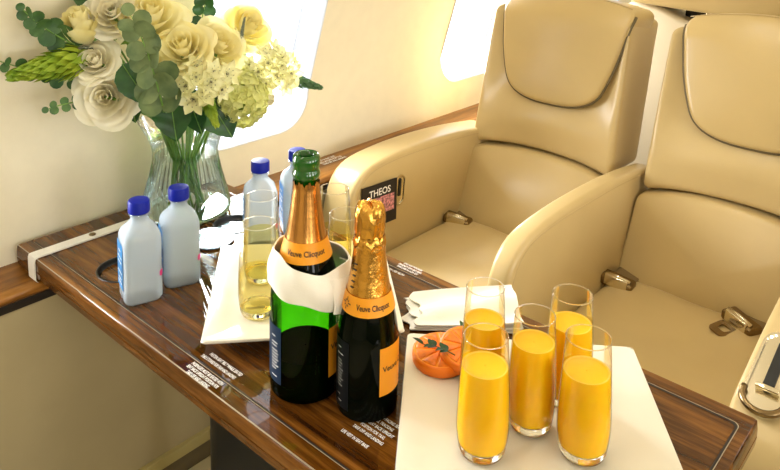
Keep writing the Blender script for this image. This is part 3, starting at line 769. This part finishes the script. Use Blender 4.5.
# half bottle, still corked
P2 = dense([(.031, 0), (.0358, .002), (.0371, .007), (.0372, .03), (.0372, .075), (.0366, .098), (.0340, .116), (.0300, .134), (.0262, .150), (.0228, .168), (.0200, .188), (.0182, .206), (.0172, .222)])
r2 = lambda z: rad_at(P2, max(.0005, min(.2219, z)))
b2 = empty('champagne_bottle', (-.565, .618, TZ), 'smaller dark champagne bottle still corked under gold foil', 'bottle')
MB().add(*lathe([(.002, .010), (.020, .003)] + P2, 64)).build('glass_body', M['darkglass'], b2)
f2 = MB().add(*lathe([(r + .0007, z) for r, z in P2 if .146 < z < .2215], 64)); f2.build('neck_foil', M['foil'], b2)
ck = dense([(.0180, .205), (.0196, .210), (.0190, .216), (.0176, .220), (.0180, .226), (.0182, .240), (.0174, .250), (.0145, .2565), (.008, .2585), (.0008, .2590)])
c2 = MB().add(*lathe(ck, 72))
def crumple(x, y, z):
    a = math.atan2(y, x); k = 1 + .022 * sin(7 * a + 90 * z) * sin(260 * z + 2 * a) + .018 * sin(15 * a - 120 * z) + .012 * sin(31 * a + 330 * z)
    return (x * k, y * k, z + .0012 * sin(11 * a) + .001 * sin(5 * a + 3))
c2.map(crumple).build('foil_cap', M['foil'], b2)
n2 = lambda z: r2(z) + .0012
MB().add(*patch(n2, CA2 - PI, CA2 + PI, .131, .1525, .0003, 64, 4)).build('neck_label', M['labelorange'], b2)
t = bent_text(MB(), 'Veuve Clicquot', .0092, n2, CA2 + .22, .1415, .72); t = emblem(t, n2, CA2 - 1.0, .142, .0070); t.build('neck_lettering', M['blackprint'], b2, smooth=False, recalc=False)
fl = MB().add(*patch(r2, CA2 + .40, CA2 + 2.1, .034, .094)).build('front_label', M['labelorange'], b2)
t = bent_text(MB(), 'Veuve Clicquot', .0095, r2, CA2 + 1.30, .067, 1.0); t.build('front_lettering', M['blackprint'], fl, smooth=False, recalc=False)
bl = MB().add(*patch(r2, CA2 - 2.0, CA2 - .62, .012, .098)).build('back_label', M['labelblack'], b2)
t = small_lines(MB(), r2, CA2 - 1.15, [(.088, .5), (.080, .8), (.072, .6), (.068, .7), (.064, .5), (.060, .8), (.056, .7), (.052, .6), (.048, .8), (.044, .5), (.040, .7), (.028, .4), (.02, .6)], .014, h=.0006)
t.build('back_print', M['whiteprint'], bl, smooth=False, recalc=False)
# small slanted print on the gold foil
t = MB()
for i in range(5):
    vs, fs = patch(lambda z: r2(z) + .0012, CA2 - 1.05 + .02 * i, CA2 - .80 + .02 * i, .160 + .007 * i, .1615 + .007 * i, .0002, 5, 1); t.add(vs, fs)
t.build('foil_print', M['blackprint'], b2, smooth=False)

# napkin knotted as a collar round the opened bottle
nc = MB()
right = CA1 + PI / 2
def collar(layer):
    def fn(u, v):
        a = right + 2 * PI * u                                    # start at the bottle's right side
        k = cos(a - right); fr = cos(a - CA1)
        lo = .122 + .010 * (1 - k) / 2 - .010 * k + .004 * fr
        hi = .170 + .016 * (1 - k) / 2 + .002 * sin(3 * a) - .012 * fr * .5
        z = lo + (hi - lo) * v
        r = max(r1(z), r1(z - .008)) + .0042 + .0035 * layer + .010 * max(0, k) ** 2 + .004 * sin(PI * v) + .0025 * v + .0015 * sin(4 * a + 5 * v)
        return (r * cos(a), r * sin(a), z + .0015 * sin(6 * a + layer))
    return fn
nc.add(*cloth_sheet(collar(0), 72, 12, .0018))
def tail(u, v):      # folded end laid over the right side
    a = right - .95 + 1.5 * u
    lo, hi = .108 + .012 * (1 - u), .160 - .006 * u
    z = lo + (hi - lo) * v; r = r1(z) + .0130 + .010 * sin(PI * u) + .003 * sin(PI * v)
    return (r * cos(a), r * sin(a), z)
nc.add(*cloth_sheet(tail, 24, 10, .0018))
tag(nc.build('napkin', M['napkin'], None, (-.649, .593, TZ), angle=70), 'white cloth napkin wrapped around the neck of the opened champagne bottle', 'napkin')

# ------------------------------------------------------------------ orange slices and herb sprigs
def orange_slice(loc, tilt_axis, tilt, rz, label, R=.036):
    o = empty('orange_slice', loc, label, 'orange slice', 'orange slices on the juice plate')
    Mx = Matrix.Rotation(tilt, 4, tilt_axis) @ Matrix.Rotation(rz, 4, 'Z')
    th = .015
    rind = lathe([(R - .003, -th / 2), (R, -th / 2 + .002), (R + .0004, 0), (R, th / 2 - .001), (R - .0022, th / 2)], 60)
    MB().add(*rind).xf(Mx).build('rind', M['rind'], o)
    pith = lathe([(R - .0024, -th / 2), (R - .0022, th / 2 - .0001), (.0005, th / 2 - .0012)], 60, closed_bot=True)
    MB().add(*pith).xf(Mx).build('pith', M['pith'], o, angle=40)
    sg = MB()
    for k in range(9):
        a0, a1 = 2 * PI * k / 9 + .045, 2 * PI * (k + 1) / 9 - .045
        lp = [(.004 * cos((a0 + a1) / 2), .004 * sin((a0 + a1) / 2))] + [((R - .0042) * cos(a0 + (a1 - a0) * i / 7), (R - .0042) * sin(a0 + (a1 - a0) * i / 7)) for i in range(8)]
        c = (sum(p[0] for p in lp) / 9, sum(p[1] for p in lp) / 9)
        rings = [[(x, y, th / 2 - .002) for x, y in lp], [(x, y, th / 2 + .0001) for x, y in lp], [(c[0] + (x - c[0]) * .85, c[1] + (y - c[1]) * .85, th / 2 + .0009) for x, y in lp]]
        sg.add(*loft(rings, False, True))
    sg.xf(Mx).build('flesh', M['orange'], o, angle=60)
    return o
orange_slice((-.532, .724, PZ + .0100), V((1, .2, 0)).normalized(), .06, .3, 'orange slice lying flat beneath the other, nearest the plate corner', .0375)
orange_slice((-.503, .738, PZ + .0225), V((.75, .66, 0)).normalized(), .22, .8, 'orange slice propped on top of the other, half behind a juice glass', .0345)
def small_leaf(L, W, fold=.25, curl=.2, n=6):
    vs, fs = [], []
    for i in range(n + 1):
        t = i / n; w = W * sin(PI * min(1, t ** .8)) ** .8 * .5 if 0 < t < 1 else 0.0004
        z = -curl * L * t * t
        vs += [(-w, L * t, z + fold * w), (0, L * t, z), (w, L * t, z + fold * w)]
    for i in range(n):
        for k in (0, 1): fs.append([3 * i + k, 3 * i + k + 1, 3 * i + 3 + k + 1, 3 * i + 3 + k])
    return vs, fs
def herb(loc, ang, label, scale=1.):
    o = empty('herb_sprig', loc, label, 'herb sprig', 'herb sprigs on the orange slices')
    d = V((cos(ang), sin(ang), .10)).normalized(); n = V((-d.y, d.x, 0))
    pth = [d * (s * .042 * scale) + V((0, 0, .003 * sin(PI * s))) for s in [i / 8 for i in range(9)]]
    MB().add(*tube([tuple(p) for p in pth], .0006, 6)).build('stem', M['leafd'], o)
    for i, s in enumerate((2, 3, 5, 6, 8)):
        for sg in ((-1, 1) if s < 8 else (0,)):
            dr = (d * .7 + n * sg * .9 + V((0, 0, .35))).normalized()
            vs, fs = small_leaf((.012 + .004 * (s == 8)) * scale, .007 * scale)
            x = dr.cross(V((0, 0, 1))).normalized(); z = x.cross(dr)
            mm = Matrix((x, dr, z)).transposed().to_4x4(); mm.translation = pth[s]
            MB().add(vs, fs).xf(mm).build('leaf', M['leafd'], o)
    return o
herb((-.502, .712, PZ + .0285), math.radians(200), 'tiny green herb sprig lying across the upper orange slice')
herb((-.512, .772, PZ + .006), math.radians(150), 'tiny herb sprig poking up behind the orange slices', .9)

# silver coaster beside the vase
t = empty('silver_coaster', (-1.064, .742, TZ), 'shiny ribbed silver coaster lying between the vase and the left plate', 'coaster')
cs = MB().add(*lathe([(.0005, .003), (.030, .0032), (.036, .0045), (.039, .0048), (.040, .003), (.038, .0008), (.0005, .0008)], 72))
cs.map(lambda x, y, z: (x, y, z + (.0012 * sin(24 * math.atan2(y, x)) * min(1, math.hypot(x, y) / .02) if math.hypot(x, y) < .034 else 0)))
cs.build('disc', M['silver'], t)
MB().add(*lathe([(.0395, .002), (.043, .002), (.043, .0042), (.0395, .0042), (.0395, .002)], 60)).build('dark_rim', M['black'], t, angle=40)

# ------------------------------------------------------------------ vase and bouquet
VC = V((-1.198, .782, TZ))
vase = empty('glass_vase', VC, 'clear ribbed hourglass vase holding the bouquet by the wall', 'vase')
vp = dense([(.070, .0), (.079, .004), (.0825, .014), (.080, .028), (.073, .055), (.065, .085), (.0610, .110), (.0625, .132), (.070, .155), (.0805, .175), (.0855, .186)])
nr_ = 288; vs = []; fs = []
for r, z in vp:
    amp = .0023 * max(0, min(1, (.125 - z) / .03)) * min(1, z / .006)
    for i in range(nr_):
        a = 2 * PI * i / nr_; q = r + amp * cos(48 * a); vs.append((q * cos(a), q * sin(a), z))
for j in range(len(vp) - 1):
    for i in range(nr_):
        k = (i + 1) % nr_; fs.append([j * nr_ + i, j * nr_ + k, (j + 1) * nr_ + k, (j + 1) * nr_ + i])
MB().add(vs, fs).build('ribbed_wall', M['vase'], vase)
MB().add(*lathe([(.0005, .0006), (.068, .0004), (.077, .005), (.076, .011), (.066, .009), (.0005, .008)], 60)).build('base', M['glassbase'], vase, angle=50)
MB().add(*lathe([(.0855 + .0012 * cos(a), .186 + .0012 * sin(a)) for a in [2 * PI * i / 8 for i in range(9)]], 72)).build('rim', M['glass'], vase)
MB().add(*lathe([(.0005, .012)] + [(r - .004, z) for r, z in vp if .012 < z < .118] + [(.0005, .118)], 60)).build('water', M['vwater'], vase, angle=50)

def stem_path(head, k):
    """from the bottom of the vase through its waist to the flower head"""
    a = 2.4 * k; base = VC + V((.034 * cos(a), .034 * sin(a), .016 + .004 * (k % 3)))
    d = V(head) - VC; ang = math.atan2(d.y, d.x) + .2 * sin(3 * k)
    rw = .016 + .016 * ((k * 37) % 10) / 10
    waist = VC + V((rw * cos(ang), rw * sin(ang), .118)); rim = VC + V((.052 * cos(ang), .052 * sin(ang), .185))
    h = V(head)
    P = [base, base.lerp(waist, .5), waist, rim.lerp(V((rim.x, rim.y, rim.z)), .5)]
    last = P[-1]; mid = last.lerp(h, .5) + V((0, 0, .12 * (h - last).length))
    return [tuple(p) for p in (P + bez(last, mid, h, 7)[1:])]
class Flower:
    n = 0
    def __init__(s, name, head, label, cat, group=None, r=.0026, stem=True):
        Flower.n += 1; pth = stem_path(head, Flower.n)
        s.o = empty(name, pth[0], label, cat, group); s.h = V(head)
        b = V(pth[0]); s.b = b
        if stem: MB().add(*tube([tuple(V(p) - b) for p in pth], r, 7)).build('stem', M['stem'], s.o)
    def part(s, name, mb, mat, smooth=True, world=True):
        if world: mb.v = [tuple(V(p) - s.b) for p in mb.v]
        return mb.build(name, mat, s.o, smooth=smooth, recalc=False)
def petal(L, W, cup, curl, tip=.0, n=6, m=6):
    """petal growing along +y from the origin; cup = cross curvature, curl = outward roll at the tip (z is outside)"""
    vs = []
    for i in range(n + 1):
        t = i / n; w = W * (sin(PI * (t * .80 + .10)) ** .75 if t < 1 else .42) * .5
        if t > .85: w *= 1 - .25 * (t - .85) / .15
        for j in range(m + 1):
            s = 2 * j / m - 1
            y = L * t - abs(s) ** 3 * L * .10 * t + (tip * L * (1 - abs(s)) if t == 1 else 0)
            vs.append((w * s, y, -cup * (1 - s * s) * W * sin(PI * (.2 + .8 * t) * .6) + curl * L * max(0, t - .45) ** 2 * 2.2))
    w = m + 1
    return vs, [[i * w + j, i * w + j + 1, (i + 1) * w + j + 1, (i + 1) * w + j] for i in range(n) for j in range(m)]
def rose(head, R, axis, label, mat, openness=1., seed=0):
    rnd = random.Random(seed); f = Flower('rose', head, label, 'rose', 'cream roses in the bouquet', .0030)
    mb = MB(); B = rot_to(axis, V((.1, .2, 1)))
    # rings of overlapping petals: count, radius, lip height, flare, half span
    rings = [(2, .10, .34, .00, 1.9), (3, .20, .37, .01, 1.35), (3, .33, .34, .05, 1.25), (3, .47, .24, .16, 1.2), (4, .60, .08, .30, 1.0), (5, .70, -.10, .46, .85)]
    if openness < .6: rings = [(n, r * .72, z + .30 - .10 * r, fl * .22, sp) for n, r, z, fl, sp in rings[:5]]
    N, Mm = 9, 10
    for q, (n, rad, lip, flare, span) in enumerate(rings):
        ph = rnd.random() * 6
        for k in range(n):
            a0 = ph + 2 * PI * (k + rnd.uniform(-.12, .12)) / n; hj = rnd.uniform(-.05, .05); fj = flare * rnd.uniform(.75, 1.3); tl = rnd.uniform(.02, .05)
            z0 = -.62 - .02 * q; vs = []
            for i in range(N + 1):
                for j in range(Mm + 1):
                    sg = 2 * j / Mm - 1; t = i / N
                    tt = t * (1 - (.20 * abs(sg) ** 3.2 if q < 3 else .30 * abs(sg) ** 1.7))
                    a = a0 + sg * span * (.55 + .45 * min(1, t * 2.2))
                    r = rad * (sin(min(1, tt * 1.25) * PI / 2) ** .8) + fj * max(0, tt - .45) ** 1.6 * 1.9 + tl * sg * (1 if q > 0 else .6) + .012 * sin(5 * a + q) * t
                    z = z0 + (lip + hj - z0) * tt - fj * 1.5 * max(0, tt - .72) ** 1.5 * 2.2 + .10 * max(0, 1 - abs(sg) * 1.6) * max(0, t - .6) * (q > 2) - .05 * max(0, abs(sg) - .6) * t * q * .25
                    vs.append((r * cos(a) * R, r * sin(a) * R, z * R))
            w = Mm + 1
            mb.add(vs, [[i * w + j, i * w + j + 1, (i + 1) * w + j + 1, (i + 1) * w + j] for i in range(N) for j in range(Mm)])
    mb.xf(Matrix.Translation(f.h) @ B)
    f.part('bloom', mb, mat)
    sp = MB()
    for k in range(5):
        vs, fs = small_leaf(R * .8, R * .28, .2, -.2); a = 2 * PI * k / 5
        g = V((cos(a) * .8, sin(a) * .8, -.1)); g.normalize(); z = V((0, 0, -1)); x = g.cross(z).normalized(); z = x.cross(g)
        mm = Matrix((x, g, z)).transposed().to_4x4(); mm.translation = V((0, 0, -R * .72)); sp.add([tuple(mm @ V(p)) for p in vs], fs)
    sp.xf(Matrix.Translation(f.h) @ B); f.part('sepals', sp, M['stem'])
    return f
CAMP = V((0, 0, CAMZ))
def toward(head, dx=0, dz=0, k=1.):
    """a facing: towards the aisle, turned by dx (to the right) and raised by dz"""
    d = (CAMP - V(head)).normalized() * k; return (d + V((.75, .66, 0)) * dx + V((0, 0, dz))).normalized()
def rs(head, R, dx, dz, label, mat, op=1., seed=0): return rose(head, R, toward(head, dx, dz), label, M[mat], op, seed)
rs((-1.15, .598, .974), .060, -.15, .0, 'large open cream rose lowest on the left of the bouquet', 'petalw', 1., 1)
rs((-1.168, .590, 1.036), .042, -.35, .35, 'cream rose just above the lowest large rose', 'petalw', .9, 2)
rs((-1.195, .582, 1.088), .062, -.3, 1.3, 'half-closed yellowish rose bud standing at upper left', 'petaly', .45, 3)
rs((-1.130, .672, 1.112), .066, .0, 1.1, 'large pale rose at the very top centre of the bouquet', 'petaly', .95, 4)
rs((-1.065, .690, 1.064), .056, -.25, .7, 'pale yellow rose right of the silver-green eucalyptus', 'petaly', .85, 5)
rs((-1.055, .762, 1.056), .056, .55, .6, 'pale yellow rose above the star-shaped florets', 'petaly', .95, 6)
rs((-1.11, .868, 1.070), .062, .8, .9, 'yellow rose at the back right in front of the window', 'petaly', .9, 7)
rs((-1.165, .620, 1.116), .052, -.15, .25, 'white rose at the top left behind the bud', 'petalw', .9, 8)
rs((-1.10, .895, .925), .036, .9, -.5, 'cream rose hanging low at the right under the florets', 'petalw', .55, 9)

# round-leaf eucalyptus branches
def disc_leaf(R, L=1.1, cup=.18, n=12):
    vs = [(0, R * L * .9, -cup * R * .5)]; fs = []
    for k, q in ((0, .55), (1, 1.)):
        for i in range(n):
            a = 2 * PI * i / n; vs.append((q * R * sin(a), R * L * .9 - q * R * L * cos(a) * .9, cup * R * (q * q - .5) + .04 * R * sin(3 * a) * q))
    for i in range(n):
        k = (i + 1) % n; fs += [[0, 1 + i, 1 + k], [1 + i, 1 + n + i, 1 + n + k, 1 + k]]
    return vs, fs
def leaf_frame(p, g, z):
    g = V(g).normalized(); x = g.cross(V(z)); x = x.normalized() if x.length > 1e-5 else V((1, 0, 0)); z = x.cross(g)
    m = Matrix((x, g, z)).transposed().to_4x4(); m.translation = p; return m
def eucalyptus(pts, r0, r1_, pairs, label, mat, seed, droop=.0, face=None):
    rnd = random.Random(seed); P = [V(p) for p in pts]
    f = Flower('eucalyptus_branch', P[-1], label, 'eucalyptus', 'eucalyptus branches in the bouquet', .0018)
    curve = bez(P[-1], P[1], P[0], 24); mb = MB().add(*tube([tuple(p) for p in curve], [.0018 - .0011 * i / 24 for i in range(25)], 6)); f.part('twig', mb, M['stem'])
    for q in range(pairs):
        t = (q + .3) / pairs; i = min(23, int(t * 24)); p = curve[i]; tan = (curve[i + 1] - curve[i]).normalized()
        R = r0 + (r1_ - r0) * t; fc = V(face) if face else toward(p)
        side = tan.cross(fc).normalized(); alt = (q % 2) * .6
        for s in (-1, 1):
            dr = (side * s * (.95 - alt * .4) + tan * .55 + fc * (.25 + alt * .7 * s) + V((rnd.uniform(-.2, .2), rnd.uniform(-.2, .2), rnd.uniform(-.25, .15)))).normalized()
            nz = (fc + V((rnd.uniform(-.35, .35), rnd.uniform(-.35, .35), rnd.uniform(0, .5)))).normalized()
            vs, fs = disc_leaf(R * rnd.uniform(.85, 1.12), rnd.uniform(1., 1.2), rnd.uniform(.1, .3))
            f.part('leaf', MB().add([tuple(leaf_frame(p, dr, nz) @ V(v)) for v in vs], fs), M[mat])
    vs, fs = disc_leaf(r1_ * .8); f.part('leaf', MB().add([tuple(leaf_frame(P[0], tan, fc) @ V(v)) for v in vs], fs), M[mat])
    return f
eucalyptus([(-1.085, .612, 1.118), (-1.05, .625, 1.06), (-1.065, .655, .955)], .026, .014, 7, 'broad grey-green eucalyptus branch upright in the middle of the bouquet', 'euc', 11)
eucalyptus([(-1.20, .493, 1.126), (-1.20, .52, 1.09), (-1.20, .580, 1.055)], .018, .009, 6, 'green round-leaved eucalyptus twig at the upper left', 'euc2', 12)
eucalyptus([(-1.235, .466, 1.042), (-1.22, .52, 1.015), (-1.20, .580, .995)], .011, .008, 6, 'thin eucalyptus twig under the long lime spike', 'euc2', 13)
eucalyptus([(-1.20, .526, .958), (-1.19, .55, .967), (-1.185, .600, .962)], .010, .007, 4, 'tiny eucalyptus twig sticking out lowest on the left', 'euc2', 14)
eucalyptus([(-1.215, .618, 1.165), (-1.21, .62, 1.12), (-1.20, .635, 1.07)], .022, .018, 5, 'dark eucalyptus twig rising behind the rose bud', 'euc2', 15)
eucalyptus([(-1.14, .80, 1.14), (-1.13, .78, 1.11), (-1.12, .76, 1.05)], .014, .010, 5, 'dark eucalyptus sprig at the top right between the roses', 'leafd', 16)
# overlapping lime spikes
def spike(tip, base, r, label, mat, n=110, seed=0, lw=.45, L=.022):
    rnd = random.Random(seed); tip, base = V(tip), V(base); f = Flower('green_spike', base, label, 'flower spike', 'green flower spikes in the bouquet', .0022)
    ax = (tip - base); d = ax.normalized(); x = d.cross(V((0, 0, 1))).normalized(); y = d.cross(x); mb = MB()
    f.part('core', MB().add(*tube([tuple(base.lerp(tip, i / 6)) for i in range(7)], [r * .45 * (1 - i / 6.5) + .0006 for i in range(7)], 7)), M[mat])
    for i in range(n):
        t = (i + .5) / n; a = i * 2.39996; rr = r * (1 - t) ** .6 * (.75 + .25 * min(1, t * 6))
        o = x * cos(a) + y * sin(a); p = base.lerp(tip, t) + o * rr * .35
        g = (o * (.75 - .45 * t) + d * .9 + V((0, 0, -.05))).normalized()
        vs, fs = small_leaf(L * (1 - .55 * t) * rnd.uniform(.85, 1.2), L * lw, .5, .1, 4)
        mb.add([tuple(leaf_frame(p, g, o) @ V(v)) for v in vs], fs)
    f.part('bracts', mb, M[mat]); return f
spike((-1.215, .483, 1.021), (-1.190, .592, 1.038), .034, 'long lime green spike pointing left over the wall', 'lime', 95, 21, .36, .038)
spike((-1.045, .990, .938), (-1.06, .90, .975), .014, 'short green tip poking out at the far right of the bouquet', 'euc2', 60, 22, .4, .022)
spike((-1.015, .722, .930), (-1.035, .712, .985), .013, 'hanging green spike between the white florets and dark leaves', 'lime', 60, 23, .45, .020)
spike((-1.065, .822, 1.094), (-1.055, .800, 1.035), .0065, 'thin grey-green spike rising beside the back right rose', 'grey', 90, 24, .5, .006)
spike((-1.19, .575, 1.055), (-1.175, .625, 1.050), .007, 'short grey spike lying under the rose bud', 'grey', 70, 25, .5, .006)
# star florets
def floret(c, ax, R, n=6, W=.66):
    mb = MB(); B = Matrix.Translation(c) @ rot_to(ax)
    for k in range(n):
        a = 2 * PI * k / n; vs, fs = petal(R, R * W, .16, .12, .05, 5, 4)
        g = V((cos(a), sin(a), .35)).normalized(); mm = leaf_frame(V((0, 0, 0)), g, V((0, 0, 1)))
        mb.add([tuple(B @ (mm @ V(p))) for p in vs], fs, 0)
    vs, fs = lathe([(R * .11, 0), (R * .10, R * .08), (R * .02, R * .12)], 8)
    mb.add([tuple(B @ V(p)) for p in vs], fs, 1)
    for k in range(6):
        a = 2 * PI * (k + .5) / 6; q = (R * .30 * cos(a), R * .30 * sin(a), R * .30)
        vs, fs = tube([(0, 0, R * .05), q], R * .025, 4); mb.add([tuple(B @ V(p)) for p in vs], fs, 0)
        vs, fs = lathe([(R * .001, -R * .05), (R * .035, 0), (R * .001, R * .04)], 6); mb.add([tuple(B @ (V(p) + V(q))) for p in vs], fs, 1)
    return mb
def star_cluster(c, sx, n, R, label, seed, tilt=(0, 0), mat='star'):
    rnd = random.Random(seed); c = V(c); f = Flower('star_flower', c, label, 'white flower', 'star-shaped flower clusters in the bouquet', .0026)
    ax = toward(c, *tilt); B = rot_to(ax)
    for i in range(n):
        q = math.sqrt((i + .5) / n); a = i * 2.39996
        p = V((sx[0] * q * cos(a), sx[1] * q * sin(a), sx[2] * (1 - q * q)))
        nrm = V((p.x / sx[0] * .9, p.y / sx[1] * .9, 1.)).normalized()
        nrm = (nrm + V((rnd.uniform(-.3, .3), rnd.uniform(-.3, .3), 0))).normalized()
        w = c + B.to_3x3() @ p
        mb = floret(w, B.to_3x3() @ nrm, R * rnd.uniform(.85, 1.1)); mb.v = [tuple(V(p_) - f.b) for p_ in mb.v]
        mb.build('floret', [M[mat], M['stamen']], f.o, recalc=False)
        mid = c - ax * .03; f.part('pedicel', MB().add(*tube([tuple(mid), tuple(w)], .0008, 5)), M['stem'])
    return f
star_cluster((-1.035, .712, 1.000), (.046, .036, .026), 10, .026, 'star-shaped white flower cluster with dark stamens, front centre', 31, (.1, 0))
star_cluster((-1.055, .876, .990), (.056, .040, .028), 13, .0245, 'star-shaped yellowish flower cluster at the right over the window', 32, (.4, .3))
# hydrangea head
def hydrangea(c, sx, n, R, label, seed):
    rnd = random.Random(seed); c = V(c); f = Flower('hydrangea', c, label, 'hydrangea', None, .0035); mb = MB(); ax = toward(c, .25, -.2); B = rot_to(ax)
    for i in range(n):
        zc = 1 - 1.5 * (i + .5) / n; q = math.sqrt(max(0, 1 - zc * zc)); a = i * 2.39996
        d = V((q * cos(a), q * sin(a), zc)); p = V((d.x * sx[0], d.y * sx[1], d.z * sx[2])); w = c + B.to_3x3() @ p; nn = B.to_3x3() @ (d + V((rnd.uniform(-.3, .3), rnd.uniform(-.3, .3), rnd.uniform(-.2, .2)))).normalized()
        m4 = Matrix.Translation(w) @ rot_to(nn) @ Matrix.Rotation(rnd.random() * 3, 4, 'Z')
        for k in range(4):
            vs, fs = petal(R, R * 1.05, .10, .1, 0, 3, 3); b = PI / 2 * k
            mm = leaf_frame(V((0, 0, 0)), V((cos(b), sin(b), .15 + rnd.uniform(-.1, .25))), V((0, 0, 1))); mb.add([tuple(m4 @ (mm @ V(v))) for v in vs], fs)
    f.part('flower_head', mb, M['hyd']); f.part('inner_head', MB().add(*lathe([(.001, -sx[2] * .7), (sx[0] * .6, -sx[2] * .4), (sx[0] * .78, 0), (sx[0] * .55, sx[2] * .55), (.001, sx[2] * .75)], 20)).xf(Matrix.Translation(c) @ B), M['lime']); return f
hydrangea((-1.062, .812, .948), (.044, .050, .036), 110, .0118, 'lime green hydrangea head hanging over the right rim of the vase', 41)
# big dark leaves under the flowers
def big_leaf(base, tip, W, nrm, label, mat='leafd', bend=.12):
    base, tip = V(base), V(tip); f = Flower('broad_leaf', base, label, 'leaf', 'broad dark leaves over the vase rim', .0020)
    L = (tip - base).length; vs, fs = [], []; n, m = 14, 8
    for i in range(n + 1):
        t = i / n; w = W * .5 * (sin(PI * t ** .72) ** .8 if 0 < t < 1 else .01)
        for j in range(m + 1):
            s = 2 * j / m - 1; edge = .04 * w * sin(34 * t) * abs(s) ** 3
            vs.append(((w + edge) * s, L * t, -bend * L * t * t + .22 * w * abs(s) + .0012 * sin(20 * t + 5 * abs(s))))
    w_ = m + 1; fs = [[i * w_ + j, i * w_ + j + 1, (i + 1) * w_ + j + 1, (i + 1) * w_ + j] for i in range(n) for j in range(m)]
    mm = leaf_frame(base, tip - base, V(nrm)); f.part('blade', MB().add([tuple(mm @ V(p)) for p in vs], fs), M[mat])
    mid = [tuple(mm @ V((0, L * t, -bend * L * t * t + .0006))) for t in [i / 10 for i in range(11)]]
    f.part('midrib', MB().add(*tube(mid, .0009, 5)), M['stem']); return f
big_leaf((-1.10, .690, .965), (-1.070, .680, .897), .066, (.7, -.6, .35), 'broad dark leaf drooping over the left of the vase rim')
big_leaf((-1.085, .755, .955), (-1.040, .775, .888), .070, (.7, -.5, .4), 'broad dark toothed leaf drooping over the right of the vase rim')
big_leaf((-1.12, .735, .965), (-1.060, .722, .905), .055, (.65, -.65, .3), 'broad dark leaf hanging in the centre above the rim')
big_leaf((-1.17, .655, .985), (-1.135, .640, .925), .050, (.6, -.7, .3), 'small dark leaf behind the lowest large rose')
big_leaf((-1.13, .620, 1.03), (-1.085, .640, .965), .055, (.6, -.7, .3), 'dark leaf tucked between the lowest rose and the grey eucalyptus')
big_leaf((-1.11, .800, .99), (-1.06, .845, .915), .055, (.7, -.4, .3), 'dark leaf behind the lime hydrangea head')

# ------------------------------------------------------------------ light: daylight through the windows plus added fill lights under the ceiling
w = bpy.data.worlds.new('sky'); S.world = w; w.use_nodes = True
bg = w.node_tree.nodes['Background']; bg.inputs[0].default_value = (.92, .96, 1., 1); bg.inputs[1].default_value = 2.2
def area(name, loc, rot, sx, sy, power, col):
    l = bpy.data.lights.new(name, 'AREA'); l.shape = 'RECTANGLE'; l.size = sx; l.size_y = sy; l.energy = power; l.color = col
    o = bpy.data.objects.new(name, l); COL.objects.link(o); o.location = loc; o.rotation_euler = rot; return o
for side in (-1, 1):
    for a, b in WIN:
        zc = (WZ0 + WZ1) / 2
        area('daylight', (wall_x(zc, side) + side * .26, (a + b) / 2, zc), (0, PI / 2 if side > 0 else -PI / 2, 0), WZ1 - WZ0, b - a, 21 if side < 0 else 6, (1, .98, .95))
area('ceiling_fill', (-.66, .5, ZC - .03), (0, 0, 0), .10, 2.4, 27, (1, .95, .84))  # unseen fill strip, added to soften the falloff from the windows
area('ceiling_fill', (.42, .4, ZC - .03), (0, 0, 0), .10, 3.0, 6, (1, .95, .84))

S.view_settings.view_transform = 'Standard'; S.view_settings.look = 'None'
S.view_settings.exposure = 0.45; S.view_settings.gamma = 1.0; S.view_settings.use_curve_mapping = False
S.cycles.max_bounces = 14; S.cycles.transparent_max_bounces = 32; S.cycles.transmission_bounces = 12; S.cycles.glossy_bounces = 6; S.cycles.diffuse_bounces = 3
S.cycles.sample_clamp_indirect = 6.0
